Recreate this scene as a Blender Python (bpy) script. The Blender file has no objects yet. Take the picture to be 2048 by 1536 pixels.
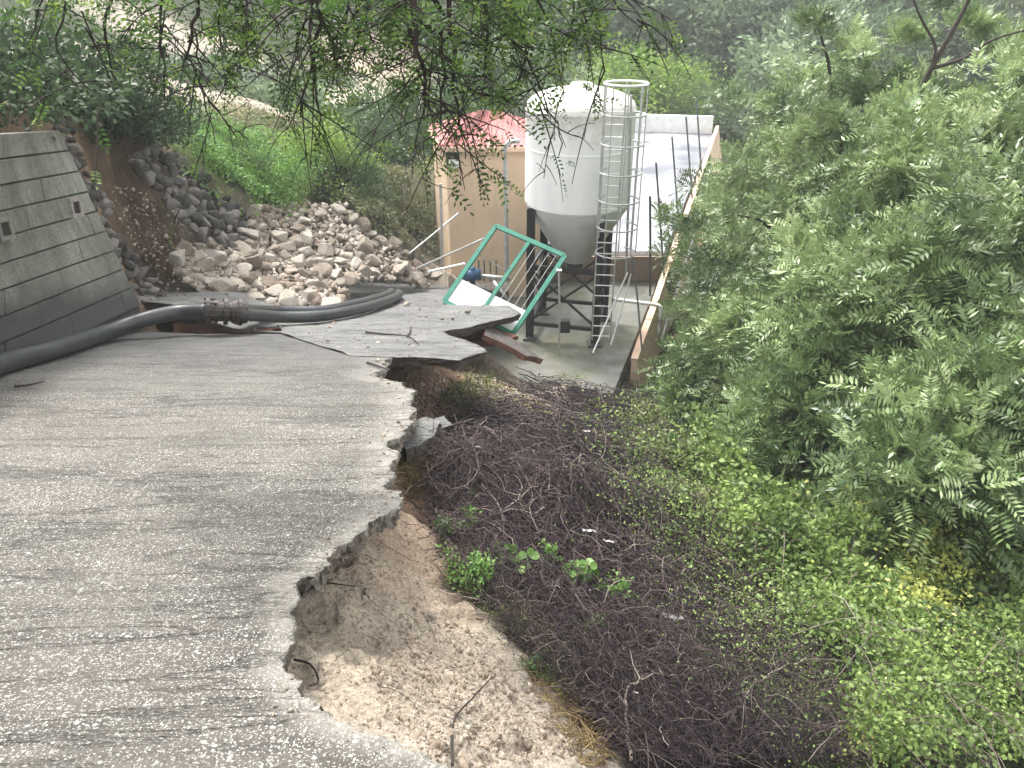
import bpy, bmesh, math, random
import numpy as np
from mathutils import Vector, Matrix
from mathutils.geometry import delaunay_2d_cdt

rng = np.random.default_rng(7)
random.seed(7)
scene = bpy.context.scene
COL = scene.collection
# ------------------------------------------------------------------ camera, sky, sun, exposure
PITCH = math.radians(28.0)
F = 1550.0                                   # focal length in pixels of a 2048 px wide picture
CP, SP = math.cos(PITCH), math.sin(PITCH)
cam = bpy.data.cameras.new("camera")
cam.sensor_width = 36.0
cam.lens = 36.0 * F / 2048.0
cam.clip_start = 0.05
cam.clip_end = 2000.0
cam_o = bpy.data.objects.new("camera", cam)
cam_o.rotation_euler = (math.pi / 2 - PITCH, 0, 0)
COL.objects.link(cam_o)
scene.camera = cam_o

SUN_EL, SUN_AZ = math.radians(58), math.radians(-35)
world = bpy.data.worlds.new("World"); scene.world = world
world.use_nodes = True
wn = world.node_tree.nodes; wl = world.node_tree.links
sky = wn.new("ShaderNodeTexSky"); sky.sky_type = 'NISHITA'; sky.sun_disc = False
sky.sun_elevation = SUN_EL; sky.sun_rotation = SUN_AZ
sky.dust_density = 4.0; sky.air_density = 1.0; sky.ozone_density = 1.0
hsv = wn.new("ShaderNodeHueSaturation"); hsv.inputs['Saturation'].default_value = 0.05   # cloud cover: greyer sky
wl.new(sky.outputs[0], hsv.inputs['Color'])
wl.new(hsv.outputs[0], wn["Background"].inputs[0])
wn["Background"].inputs[1].default_value = 0.15
sun = bpy.data.lights.new("sun", 'SUN'); sun.energy = 1.5; sun.angle = math.radians(12); sun.color = (1, .945, .85)
sun_o = bpy.data.objects.new("sun", sun); COL.objects.link(sun_o)
sd = Vector((math.sin(SUN_AZ) * math.cos(SUN_EL), math.cos(SUN_AZ) * math.cos(SUN_EL), math.sin(SUN_EL)))
sun_o.rotation_euler = sd.to_track_quat('Z', 'Y').to_euler()
scene.view_settings.view_transform = 'Standard'
scene.view_settings.look = 'None'
scene.view_settings.gamma = 1.0
scene.view_settings.exposure = 2.05

# ------------------------------------------------------------------ picture -> world
def ray(px, py):
    u = (np.asarray(px, float) - 1024) / F; v = (768 - np.asarray(py, float)) / F
    return u, CP + v * SP, -SP + v * CP
def P(px, py, d):
    x, y, z = ray(px, py); t = d / y
    return np.array([float(x * t), float(d), float(z * t)])
RS = 0.30
def RZ(x, y): return -1.6 - RS * np.asarray(y, float)
def R(px, py, D=0.0):                        # point D metres below the road plane
    x, y, z = ray(px, py)
    d = (1.6 + D) / (-z / y - RS)
    return P(px, py, d)

# ------------------------------------------------------------------ numeric noise
def _hash(ix, iy, s):
    n = (ix.astype(np.int64) * 374761393 + iy.astype(np.int64) * 668265263 + s * 1442695041) & 0x7fffffff
    n = ((n ^ (n >> 13)) * 1274126177) & 0x7fffffff
    return ((n ^ (n >> 16)) & 0xffff) / 65535.0
def vnoise(x, y, s=0):
    x = np.asarray(x, float); y = np.asarray(y, float)
    ix = np.floor(x); iy = np.floor(y); fx = x - ix; fy = y - iy
    fx = fx * fx * (3 - 2 * fx); fy = fy * fy * (3 - 2 * fy)
    a = _hash(ix, iy, s); b = _hash(ix + 1, iy, s); c = _hash(ix, iy + 1, s); d = _hash(ix + 1, iy + 1, s)
    return (a * (1 - fx) + b * fx) * (1 - fy) + (c * (1 - fx) + d * fx) * fy - 0.5
def fbm(x, y, o=4, s=0):
    r = 0; a = 1.0; x = np.asarray(x, float); y = np.asarray(y, float)
    for i in range(o):
        c_, s_ = math.cos(.6 + 1.1 * i), math.sin(.6 + 1.1 * i); f_ = 1.93 ** i
        r = r + a * vnoise((x * c_ - y * s_) * f_ + 17.3 * i, (x * s_ + y * c_) * f_ - 9.1 * i, s + i); a *= .5
    return r
def inpoly(px, py, poly):
    px = np.asarray(px, float); py = np.asarray(py, float)
    ins = np.zeros(px.shape, bool); n = len(poly)
    for i in range(n):
        x0, y0 = poly[i]; x1, y1 = poly[(i + 1) % n]
        c = ((y0 > py) != (y1 > py))
        with np.errstate(divide='ignore', invalid='ignore'):
            xi = (x1 - x0) * (py - y0) / (y1 - y0 + 1e-12) + x0
        ins ^= c & (px < xi)
    return ins

# ------------------------------------------------------------------ terrain
CT = []
def cd(px, py, D): CT.append(tuple(R(px, py, D)))
def cy(px, py, d): CT.append(tuple(P(px, py, d)))
# bank under the broken edge, dirt, vines (D = metres below the road plane)
for a in [(560,1300,.3),(600,1230,.45),(640,1390,.38),(760,1450,.3),(900,1536,.28),(640,1190,.42),(740,1100,.42),(800,1030,.5),(790,930,.5),
          (750,1300,.62),(850,1400,.6),(1000,1536,.55),(850,1150,.8),(850,1270,.8),(1000,1340,.82),(1150,1500,.85),(860,1050,.9),
          (900,1000,.80),(960,900,.52),(1010,860,.68),(1000,1150,.95),(1150,1250,1.2),(1300,1400,1.3),(1500,1536,1.5),(1300,1150,1.35),(1100,980,.85),(900,880,.72),
          (1080,850,.95),(850,800,.75),(820,750,.75),(950,760,.85),(1040,770,1.2),(1150,860,1.3),(1250,950,1.45),(1250,800,1.9),(1400,900,2.3),
          (1500,1200,1.9),(1700,1300,2.0),(2000,1500,2.2),(1700,1000,2.6),(2040,1150,2.6),(1550,900,3.0),(1350,820,2.6),(1600,1500,1.7),(1900,900,3.2)]:
    cd(*a)
# under and around the road
for x, y in [(-7,0),(-4,0),(-2,0),(-.5,.3),(-7,4),(-4,3),(-3,2),(-1.6,2),(-2,4),(-1.6,6),(-4,6),(-2.2,8),(-4,9),(-3,11),(-1.5,10.5),(-5,12),(-3,14),(-1,13.5)]:
    CT.append((x, y, float(RZ(x, y)) - .3))
# yard floor bed
for x, y in [(0,16),(2.3,16),(0,19),(3,19),(4,22),(8,34),(11,42),(2,24),(-1,22),(1,14.6),(-1.5,19),(4,42),(2,34)]:
    CT.append((x, y, -8.5))
# outside the tall yard wall
for x, y, z in [(4.3,15.5,-9.3),(5,18,-10),(6.6,22,-11),(12,36,-12),(8,10,-8.5),(14,12,-9.5),(12,24,-12.5),(22,30,-13),(16,50,-13),(20,18,-11),(3,-2,-3.6),(7,-2,-4.5),(14,0,-6),(7,4,-5.7),
                (30,10,-10),(30,-10,-8)]:
    CT.append((x, y, z))
# left: stone wall, landslip, rubble and hill behind
for a in [(285,606,11.4),(320,598,12.2),(400,600,13),(540,612,13.4),(690,600,14.2),(700,575,15.8),(850,560,18.4),(900,540,19.5),(170,300,12.0),(250,315,13.5),(300,450,12.4),
          (340,330,14.8),(430,360,16),(600,400,18),(690,410,19),(740,470,18.8),(800,500,19.5),(560,500,16),(640,500,16.6),(720,540,17),(450,480,14.8),(360,540,13.2),(600,560,14.8),
          (480,330,19),(600,330,22),(700,400,22),(800,450,23),(860,440,26),(400,270,20),(480,240,27),(300,240,18),(200,250,14),(600,220,32),(750,250,32),(850,300,36),
          (300,150,38),(150,80,32),(450,100,48),(650,120,55),(750,60,62),(850,150,52),(1000,230,48),
          (1300,250,52),(1450,230,60),(1600,230,70)]:
    cy(*a)
for x, y, z in [(-8,8,-1.3),(-8,5,-1),(-8,0,-.2),(-12,10,-.3),(-14,0,1.5),(-12,16,-.8),(-20,14,2.5),(-25,0,5),(-22,26,2),(-40,20,8),(-40,50,5),(-35,80,8),(-60,110,26),(0,75,-4),(0,100,8),(0,140,36),(-40,140,38),
                (30,70,-7),(30,100,6),(40,140,34),(60,60,-10),(90,100,8),(100,150,40),(80,20,-8),(150,60,8),(150,200,60),(0,220,75),(-100,220,75),(-150,100,40),(-120,0,25),(100,-40,-5),
                (0,-10,1.2),(-10,-12,3.5),(0,-40,10),(-60,-40,20),(60,-60,2)]:
    CT.append((x, y, z))
CT = np.array(CT)
def _fit():
    n = len(CT); X = CT[:, :2]
    K = np.sqrt(((X[:, None] - X[None]) ** 2).sum(-1)) + np.eye(n) * 1e-4
    A = np.zeros((n + 3, n + 3)); A[:n, :n] = K; A[:n, n] = 1; A[:n, n + 1:] = X; A[n, :n] = 1; A[n + 1:, :n] = X.T
    b = np.zeros(n + 3); b[:n] = CT[:, 2]
    return np.linalg.solve(A, b)
CO = _fit()
# foot and top of the concrete retaining wall
WB0, WB1 = P(0, 742, 7.6), P(282, 612, 11.0)
WT0, WT1 = P(0, 266, 8.95), P(119, 259, 11.3)
WDIR = (WB1 - WB0); 
def lerp(a, b, t): return a + (b - a) * t
def H(x, y, detail=True):
    x = np.asarray(x, float); y = np.asarray(y, float)
    shp = x.shape; xf = x.ravel(); yf = y.ravel(); z = np.empty_like(xf)
    for i in range(0, len(xf), 40000):
        s = slice(i, i + 40000)
        r = np.sqrt((xf[s, None] - CT[None, :, 0]) ** 2 + (yf[s, None] - CT[None, :, 1]) ** 2)
        z[s] = r @ CO[:-3] + CO[-3] + CO[-2] * xf[s] + CO[-1] * yf[s]
    # behind the concrete wall the ground is level with its top; in front it stays low
    t = (yf - WB0[1]) / (WB1[1] - WB0[1])
    bx = lerp(WB0[0], WB1[0], t); tz = lerp(WT0[2], WT1[2], t) - .15
    back = np.clip((bx - .42 - xf) / .3, 0, 1)
    low = RZ(xf, yf) - .25
    zw = lerp(low, tz + np.clip(bx - 1 - xf, 0, 9) * .25, back)
    wgt = np.clip((11.25 - yf) / .25, 0, 1) * np.clip((bx + .6 - xf) / .3, 0, 1) * np.clip((xf + 13) / 3, 0, 1)
    z = lerp(z, zw, wgt)
    side = np.clip((xf + .2 - yf * .02) / .8, 0, 1) * np.clip((yf - .5) / 1.5, 0, 1) * np.clip((16.0 - yf) / 3, 0, 1)
    z = z + side * .38 * fbm(xf * .95 + 3, yf * .8, 2, 71) * np.clip(yf / 5, .5, 1.3)
    if detail:
        r = np.hypot(xf, yf)
        amp = np.clip(r / 12, .35, 4) * (1 - .9 * wgt)
        z = z + amp * .16 * fbm(xf * .9 / np.clip(r / 12, 1, 6), yf * .9 / np.clip(r / 12, 1, 6), 3, 3)
        near = np.clip(1 - r / 26, 0, 1)
        z = z + near * (.09 * fbm(xf * 3, yf * 3, 3, 11) + .05 * fbm(xf * 11, yf * 11, 3, 21) + .016 * fbm(xf * 27, yf * 27, 2, 31))
    bk = np.clip((1.3 - np.abs(xf + .1)) / .5, 0, 1) * np.clip((4.6 - yf) / .8, 0, 1) * near if detail else 0
    if detail: z = z + bk * (.05 - .15 * np.abs(fbm(xf * 5, yf * 5, 4, 131)) + .045 * np.abs(fbm(xf * 15, yf * 15, 3, 133)))
    nb_ = (xf > -3.5) & (xf < 2.5) & (yf > .6) & (yf < 13.5)
    z = np.where(nb_, np.minimum(z, RZ(xf, yf) - .13), z)
    z = z - nb_ * .95 * np.exp(-(((xf + .95) / .75) ** 2 + ((yf - 8.75) / 1.0) ** 2))
    return z.reshape(shp)

# ------------------------------------------------------------------ road outlines (picture points laid on the road plane)
def frac(pts, n, amp, closed=False, seed=1):
    """subdivide a 2-D line n times with random offsets"""
    r = random.Random(seed)
    for k in range(n):
        out = []
        m = len(pts) if closed else len(pts) - 1
        for i in range(m):
            a = pts[i]; b = pts[(i + 1) % len(pts)]
            dx, dy = b[0] - a[0], b[1] - a[1]; L = math.hypot(dx, dy)
            o = r.uniform(-1, 1) * amp * L
            out += [a, ((a[0] + b[0]) / 2 - dy / (L + 1e-9) * o, (a[1] + b[1]) / 2 + dx / (L + 1e-9) * o)]
        if not closed: out.append(pts[-1])
        pts = out
    return pts
EDGE = [(900,1545),(800,1484),(700,1446),(640,1420),(600,1392),(572,1345),(582,1290),(580,1230),(590,1166),(630,1152),(660,1128),(700,1085),(735,1050),(775,1030),(803,998),(800,982),(765,975),
        (790,945),(797,915),(782,880),(808,862),(835,842),(822,812),(808,775),(778,760),(772,738),(785,716)]
edge_xy = [tuple(R(*p)[:2]) for p in EDGE]
edge_xy = [(0.25, .9), (0.1, 1.3)] + edge_xy
edge_f = frac(edge_xy, 4, .21, seed=3)
ROAD_POLY = edge_f + [tuple(R(700, 712)[:2]), tuple(R(560, 668)[:2]), tuple(R(400, 668)[:2]), tuple(R(250, 660)[:2]), (-6.4, 11.0), (-6.6, 4), (-7, -4), (.4, -4)]
FAR_PX = [(560,666),(620,685),(700,712),(785,716),(850,716),(920,722),(975,704),(960,692),(925,678),(884,664),(940,655),(1000,640),(1042,628),(1020,612),(985,602),(940,588),(900,577),(850,567),(760,562),(700,563),(640,575),(560,590),(400,606),(300,612),(240,640),(300,655),(380,664)]
FAR_POLY = frac([tuple(R(*p)[:2]) for p in FAR_PX], 2, .05, True, seed=5)

# ------------------------------------------------------------------ object helpers
def tag(o, label=None, cat=None, group=None, kind=None):
    if label: o['label'] = label
    if cat: o['category'] = cat
    if group: o['group'] = group
    if kind: o['kind'] = kind
    return o
def empty(name, loc, label=None, cat=None, group=None):
    o = bpy.data.objects.new(name, None); COL.objects.link(o); o.location = tuple(loc); o.empty_display_size = .2
    return tag(o, label, cat, group)
def rootloc(p):
    while p.parent: p = p.parent
    return np.array(p.location[:])
def mesh_obj(name, V, Fc, mat, parent=None, attrs=None, smooth=False, center=True, cols=None):
    """V (n,3) world positions; Fc (m,k) array or list of faces"""
    V = np.asarray(V, float).reshape(-1, 3)
    if parent is not None: off = rootloc(parent)
    elif center:
        off = np.array([(V[:, 0].min() + V[:, 0].max()) / 2, (V[:, 1].min() + V[:, 1].max()) / 2, V[:, 2].min()])
    else: off = np.zeros(3)
    V = V - off
    me = bpy.data.meshes.new(name)
    if isinstance(Fc, np.ndarray):
        k = Fc.shape[1]; n = len(Fc)
        me.vertices.add(len(V)); me.vertices.foreach_set("co", V.astype(np.float32).ravel())
        me.loops.add(n * k); me.loops.foreach_set("vertex_index", Fc.astype(np.int32).ravel())
        me.polygons.add(n); me.polygons.foreach_set("loop_start", np.arange(0, n * k, k, dtype=np.int32))
        try: me.polygons.foreach_set("loop_total", np.full(n, k, dtype=np.int32))
        except Exception: pass
    else:
        me.from_pydata([tuple(v) for v in V], [], [tuple(int(i) for i in f) for f in Fc])
    me.update(calc_edges=True)
    if smooth: me.polygons.foreach_set("use_smooth", np.ones(len(me.polygons), bool))
    if attrs is not None:
        a = me.attributes.new("v", 'FLOAT', 'FACE'); a.data.foreach_set("value", np.asarray(attrs, np.float32))
    if cols is not None:
        a = me.attributes.new("col", 'FLOAT_COLOR', 'POINT')
        c4 = np.ones((len(V), 4), np.float32); c4[:, :3] = cols; a.data.foreach_set("color", c4.ravel())
    o = bpy.data.objects.new(name, me); COL.objects.link(o)
    if mat: me.materials.append(mat)
    if parent is not None: o.parent = parent
    else: o.location = tuple(off)
    return o
class MB:
    def __init__(s): s.V = []; s.F = []
    def add(s, V, Fc):
        b = len(s.V); s.V += [tuple(v) for v in np.asarray(V, float)]; s.F += [tuple(int(i) + b for i in f) for f in Fc]; return s
    def box(s, c, size, rot=0.0, M=None):
        hx, hy, hz = [q / 2 for q in size]
        V = np.array([(x, y, z) for x in (-hx, hx) for y in (-hy, hy) for z in (-hz, hz)], float)
        if M is not None: V = V @ np.array(M).T
        elif rot:
            cr, sr = math.cos(rot), math.sin(rot); V = np.stack([V[:, 0] * cr - V[:, 1] * sr, V[:, 0] * sr + V[:, 1] * cr, V[:, 2]], 1)
        return s.add(V + np.asarray(c), [(0,1,3,2),(4,6,7,5),(0,4,5,1),(2,3,7,6),(0,2,6,4),(1,5,7,3)])
    def bar(s, a, b, w, h=None, up=(0, 0, 1)):
        a = np.asarray(a, float); b = np.asarray(b, float); h = h or w
        t = b - a; L = np.linalg.norm(t); t /= L; up = np.asarray(up, float)
        if abs(t @ up) > .98: up = np.array([0, 1., 0])
        x = np.cross(t, up); x /= np.linalg.norm(x); u = np.cross(x, t)
        V = [p + x * sx * w / 2 + u * su * h / 2 for p in (a, b) for sx in (-1, 1) for su in (-1, 1)]
        return s.add(V, [(0,1,3,2),(4,6,7,5),(0,4,5,1),(2,3,7,6),(0,2,6,4),(1,5,7,3)])
    def tube(s, pts, r, n=8, cap=True):
        pts = np.asarray(pts, float); m = len(pts); r = np.broadcast_to(np.asarray(r, float), (m,))
        T = np.gradient(pts, axis=0); T /= np.linalg.norm(T, axis=1)[:, None] + 1e-12
        ref = np.array([0, 0, 1.]) if abs(T[:, 2]).mean() < .8 else np.array([1., 0, 0])
        X = np.cross(T, ref); X /= np.linalg.norm(X, axis=1)[:, None] + 1e-12; Y = np.cross(T, X)
        V = []
        for i in range(m):
            for k in range(n):
                a = 2 * math.pi * k / n; V.append(pts[i] + (X[i] * math.cos(a) + Y[i] * math.sin(a)) * r[i])
        Fc = [(i * n + k, i * n + (k + 1) % n, (i + 1) * n + (k + 1) % n, (i + 1) * n + k) for i in range(m - 1) for k in range(n)]
        if cap: Fc += [tuple(range(n - 1, -1, -1)), tuple((m - 1) * n + k for k in range(n))]
        return s.add(V, Fc)
    def lathe(s, c, prof, n=40, wob=None):
        V = []; m = len(prof)
        for r, z in prof:
            for k in range(n):
                a = 2 * math.pi * k / n; V.append((c[0] + r * math.cos(a), c[1] + r * math.sin(a), c[2] + z))
        return s.add(V, [(i * n + k, i * n + (k + 1) % n, (i + 1) * n + (k + 1) % n, (i + 1) * n + k) for i in range(m - 1) for k in range(n)])
    def build(s, name, mat, parent=None, smooth=False):
        o = mesh_obj(name, np.array(s.V), s.F, mat, parent)
        if smooth:
            for p in o.data.polygons: p.use_smooth = True
        return o
def bevel(o, w=.01, seg=2):
    m = o.modifiers.new("bevel", 'BEVEL'); m.width = w; m.segments = seg; m.limit_method = 'ANGLE'; m.angle_limit = math.radians(40); return o
def tubes_many(paths, rad, n=3):
    """paths (N,M,3), rad (N,M) -> verts, quads"""
    N, M, _ = paths.shape
    T = np.gradient(paths, axis=1); T /= np.linalg.norm(T, axis=2)[..., None] + 1e-12
    ref = rng.normal(size=(N, 1, 3)); X = np.cross(T, ref); X /= np.linalg.norm(X, axis=2)[..., None] + 1e-9; Y = np.cross(T, X)
    a = np.arange(n) * 2 * math.pi / n
    V = paths[:, :, None] + (X[:, :, None] * np.cos(a)[:, None] + Y[:, :, None] * np.sin(a)[:, None]) * rad[:, :, None, None]
    idx = np.arange(N * M * n).reshape(N, M, n); nx = np.roll(idx, -1, 2)
    q = np.stack([idx[:, :-1], nx[:, :-1], nx[:, 1:], idx[:, 1:]], -1).reshape(-1, 4)
    return V.reshape(-1, 3), q
def unit(a): return a / (np.linalg.norm(a, axis=-1, keepdims=True) + 1e-12)
def leaf_quads(pos, dirv, nor, L, W):
    """diamond leaves: pos (n,3) base, dir, normal, length, width (n,)"""
    dirv = unit(dirv); side = unit(np.cross(dirv, nor)); L = L[:, None]; W = W[:, None]
    nn = np.cross(side, dirv)
    V = np.stack([pos, pos + dirv * L * .45 + side * W * .5 + nn * W * .12, pos + dirv * L, pos + dirv * L * .45 - side * W * .5 + nn * W * .12], 1)
    n = len(pos); return V.reshape(-1, 3), np.arange(n * 4).reshape(n, 4)
def pinnate(pos, dirv, nor, L, pairs, wid=.30, leafl=.3):
    """compound leaves: leaflets in pairs along a drooping rachis"""
    n = len(pos); dirv = unit(dirv); side = unit(np.cross(dirv, nor)); nn = np.cross(side, dirv)
    Ps, Ds, Ns, Ls = [], [], [], []
    for k in range(pairs + 1):
        t = .18 + .82 * k / pairs
        p = pos + dirv * (L * t)[:, None] + np.array([0, 0, -1.]) * (L * .22 * t * t)[:, None]
        sz = L * leafl * (1 - .45 * abs(t - .5))
        if k == pairs:
            Ps.append(p); Ds.append(dirv); Ns.append(nn); Ls.append(sz)
        else:
            for sg in (-1, 1):
                Ps.append(p); Ds.append(unit(dirv * .55 + side * sg + nn * (.1 + .25 * rng.random((n, 1))))); Ns.append(nn + .35 * rng.normal(size=(n, 3))); Ls.append(sz)
    m = len(Ps)
    Ps = np.stack(Ps, 1).reshape(-1, 3); Ds = np.stack(Ds, 1).reshape(-1, 3); Ns = unit(np.stack(Ns, 1).reshape(-1, 3)); Ls = np.stack(Ls, 1).ravel()
    V, q = leaf_quads(Ps, Ds, Ns, Ls, Ls * wid)
    return V, q, m
def copy_tree(o, parent=None):
    c = o.copy(); COL.objects.link(c); c.parent = parent
    for ch in o.children: copy_tree(ch, c)
    return c

# ------------------------------------------------------------------ materials
class NT:
    def __init__(s, name, rough=.8, spec=.3):
        s.m = bpy.data.materials.new(name); s.m.use_nodes = True; s.n = s.m.node_tree.nodes; s.l = s.m.node_tree.links
        s.b = s.n["Principled BSDF"]; s.b.inputs['Roughness'].default_value = rough
        s.b.inputs['Specular IOR Level'].default_value = spec
        s.tc = s.n.new("ShaderNodeTexCoord"); s.vec = s.tc.outputs['Object']
        g = s.n.new("ShaderNodeNewGeometry"); s.pos = g.outputs['Position']
    def noise(s, scale, detail=6, rough=.6, vec=None, dist=0):
        n = s.n.new("ShaderNodeTexNoise"); n.inputs['Scale'].default_value = scale; n.inputs['Detail'].default_value = detail
        n.inputs['Roughness'].default_value = rough; n.inputs['Distortion'].default_value = dist
        s.l.new(vec or s.vec, n.inputs['Vector']); return n.outputs[0]
    def voro(s, scale, feat='F1', vec=None, out='Distance', rnd=1.0):
        n = s.n.new("ShaderNodeTexVoronoi"); n.feature = feat; n.inputs['Scale'].default_value = scale; n.inputs['Randomness'].default_value = rnd
        s.l.new(vec or s.vec, n.inputs['Vector']); return n.outputs[out]
    def mapping(s, scale=(1, 1, 1), rot=(0, 0, 0), vec=None):
        n = s.n.new("ShaderNodeMapping"); n.inputs['Scale'].default_value = scale; n.inputs['Rotation'].default_value = rot
        s.l.new(vec or s.vec, n.inputs['Vector']); return n.outputs[0]
    def ramp(s, f, stops):
        n = s.n.new("ShaderNodeValToRGB"); cr = n.color_ramp
        while len(cr.elements) < len(stops): cr.elements.new(.5)
        for e, (p, c) in zip(cr.elements, stops):
            e.position = p; e.color = (c[0], c[1], c[2], 1) if hasattr(c, '__len__') else (c, c, c, 1)
        s.l.new(f, n.inputs[0]); return n.outputs[0]
    def mix(s, f, a, b, mode='MIX'):
        n = s.n.new("ShaderNodeMix"); n.data_type = 'RGBA'; n.blend_type = mode
        for i, v in ((0, f), (6, a), (7, b)):
            if hasattr(v, 'links'): s.l.new(v, n.inputs[i])
            elif i == 0: n.inputs[0].default_value = float(v)
            else: n.inputs[i].default_value = (*v, 1) if hasattr(v, '__len__') else (v, v, v, 1)
        return n.outputs[2]
    def math(s, op, a, b=0):
        n = s.n.new("ShaderNodeMath"); n.operation = op
        for sock, v in ((n.inputs[0], a), (n.inputs[1], b)):
            if hasattr(v, 'links'): s.l.new(v, sock)
            else: sock.default_value = v
        return n.outputs[0]
    def attr(s, name, out='Fac'):
        n = s.n.new("ShaderNodeAttribute"); n.attribute_name = name; return n.outputs[out]
    def color(s, c):
        if hasattr(c, 'links'): s.l.new(c, s.b.inputs['Base Color'])
        else: s.b.inputs['Base Color'].default_value = (*c, 1)
        return s
    def rough(s, c): s.l.new(c, s.b.inputs['Roughness']); return s
    def bump(s, h, strength=.5, dist=.02):
        n = s.n.new("ShaderNodeBump"); n.inputs['Strength'].default_value = strength; n.inputs['Distance'].default_value = dist
        s.l.new(h, n.inputs['Height'])
        if s.b.inputs['Normal'].is_linked: s.l.new(s.b.inputs['Normal'].links[0].from_socket, n.inputs['Normal'])
        s.l.new(n.outputs[0], s.b.inputs['Normal']); return s
def simple(name, c, rough=.7, var=.25, scale=6, bump=.15, spec=.3, metal=0, bscale=40):
    t = NT(name, rough, spec); c = np.array(c)
    t.color(t.ramp(t.noise(scale), [(.3, c * (1 - var)), (.7, np.minimum(c * (1 + var), .95))]))
    t.b.inputs['Metallic'].default_value = metal
    if bump: t.bump(t.noise(bscale), bump, .01)
    return t.m
def leafmat(name, stops, trans=.35, rough=.5, spec=.4):
    t = NT(name, rough, spec)
    c = t.ramp(t.attr('v'), stops); t.color(c)
    tr = t.n.new("ShaderNodeBsdfTranslucent"); ms = t.n.new("ShaderNodeMixShader"); ms.inputs[0].default_value = trans
    t.l.new(c, tr.inputs[0]); t.l.new(t.b.outputs[0], ms.inputs[1]); t.l.new(tr.outputs[0], ms.inputs[2])
    t.l.new(ms.outputs[0], t.n["Material Output"].inputs[0]); return t.m
M = {}
def ground_mat():
    t = NT("ground", .95, .15)
    base = t.attr('col', 'Color')
    n1 = t.ramp(t.noise(2.2, 8, .65), [(.3, .62), (.7, 1.3)])
    n2 = t.ramp(t.noise(45, 5, .7), [(.32, .55), (.5, 1.0), (.72, 1.4)])
    c = t.mix(1, t.mix(1, base, n1, 'MULTIPLY'), n2, 'MULTIPLY')
    t.color(c); t.bump(t.noise(30, 8, .7), .7, .03); t.bump(t.voro(70), .5, .012); return t.m
def road_mat(name, wet=False):
    t = NT(name, .85, .35)
    # transverse grooves, slightly wavy
    mv = t.mapping((.10, 1.0, .3), (0, 0, math.radians(-5)))
    g = t.noise(7, 6, .62, mv, .5)
    big = t.noise(.7, 5, .6)
    a = t.ramp(big, [(.3, (.042, .038, .034)), (.5, (.078, .071, .062)), (.72, (.118, .110, .096))])
    if wet: a = t.ramp(big, [(.3, (.070, .072, .074)), (.7, (.145, .148, .152))])
    a = t.mix(.55, a, t.ramp(g, [(.36, .28), (.47, .85), (.7, 1.2)]), 'MULTIPLY')
    rid = t.math('ABSOLUTE', t.math('SUBTRACT', t.noise(3.2, 5, .6, t.mapping((.16, 1.0, .3), (0, 0, math.radians(-8))), .3), .5))
    fine = t.noise(60, 3, .7)
    amt = t.ramp(t.noise(1.7, 5, .6), [(.35, .5), (.65, 1.)])
    for sc__, th in ((150, .50), (95, .62), (48, .82)):
        vd = t.voro(sc__); sep = t.n.new("ShaderNodeSeparateColor"); t.l.new(t.voro(sc__, 'F1', None, 'Color'), sep.inputs[0])
        inside = t.ramp(vd, [(.32, 1.), (.46, 0.)])
        sp = t.math('MULTIPLY', t.math('MULTIPLY', t.ramp(sep.outputs[0], [(th, 0.), (min(th + .18, .99), 1.)]), inside), amt)
        if wet: sp = t.math('MULTIPLY', sp, .35)
        a = t.mix(sp, a, (.44, .43, .40))
        a = t.mix(t.math('MULTIPLY', t.math('MULTIPLY', t.ramp(sep.outputs[1], [(.72, 0.), (.85, 1.)]), inside), .7), a, (.045, .043, .04))
    gro = t.math('MULTIPLY', t.ramp(t.math('ADD', rid, t.math('MULTIPLY', t.math('SUBTRACT', t.noise(14, 3), .5), .03)), [(.002, 1.), (.020, 0.)]), t.ramp(t.noise(1.1), [(.38, .1), (.52, 1.)]))
    a = t.mix(t.math('MULTIPLY', gro, .42), a, (.04, .037, .034))
    ed = t.math('MULTIPLY', t.attr('col', 'Fac'), t.ramp(t.noise(9, 5, .7), [(.35, .25), (.6, 1.)]))
    if not wet: a = t.mix(t.math('MULTIPLY', ed, .7), a, (.30, .285, .255))
    if wet: a = t.mix(t.ramp(t.noise(2.6, 7, .7), [(.5, 0.), (.66, .6)]), a, (.20, .19, .175))
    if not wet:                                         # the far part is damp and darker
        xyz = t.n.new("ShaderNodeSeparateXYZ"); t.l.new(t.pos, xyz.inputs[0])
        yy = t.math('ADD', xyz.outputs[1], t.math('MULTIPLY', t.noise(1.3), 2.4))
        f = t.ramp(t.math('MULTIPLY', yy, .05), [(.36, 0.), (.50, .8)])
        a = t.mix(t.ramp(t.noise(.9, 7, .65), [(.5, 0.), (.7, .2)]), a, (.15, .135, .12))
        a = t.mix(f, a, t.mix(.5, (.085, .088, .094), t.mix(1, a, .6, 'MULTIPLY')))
    t.color(a)
    t.rough(t.ramp(t.noise(3), [(.35, .45 if wet else .75), (.7, .8 if wet else .95)]))
    t.bump(g, .6, .03); t.bump(t.math('SUBTRACT', 1.0, gro), .8, .02); t.bump(fine, .9, .012); t.bump(vd, .5, .006); return t.m
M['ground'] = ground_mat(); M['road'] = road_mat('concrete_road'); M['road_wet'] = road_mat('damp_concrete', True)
def broken_mat(name, c0, c1):
    t = NT(name, .95, .2)
    t.color(t.mix(.6, t.ramp(t.noise(7, 8, .7), [(.3, c0), (.7, c1)]), t.ramp(t.noise(60, 4), [(.35, .5), (.65, 1.4)]), 'MULTIPLY'))
    t.bump(t.noise(40, 8, .75), 1, .03); return t.m
M['broken_pale'] = broken_mat('broken_concrete', (.22, .20, .175), (.46, .43, .39))
M['broken_dark'] = broken_mat('broken_asphalt', (.05, .045, .045), (.16, .14, .13))
M['slab_side'] = broken_mat('slab_side', (.045, .035, .032), (.15, .115, .10))
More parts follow.
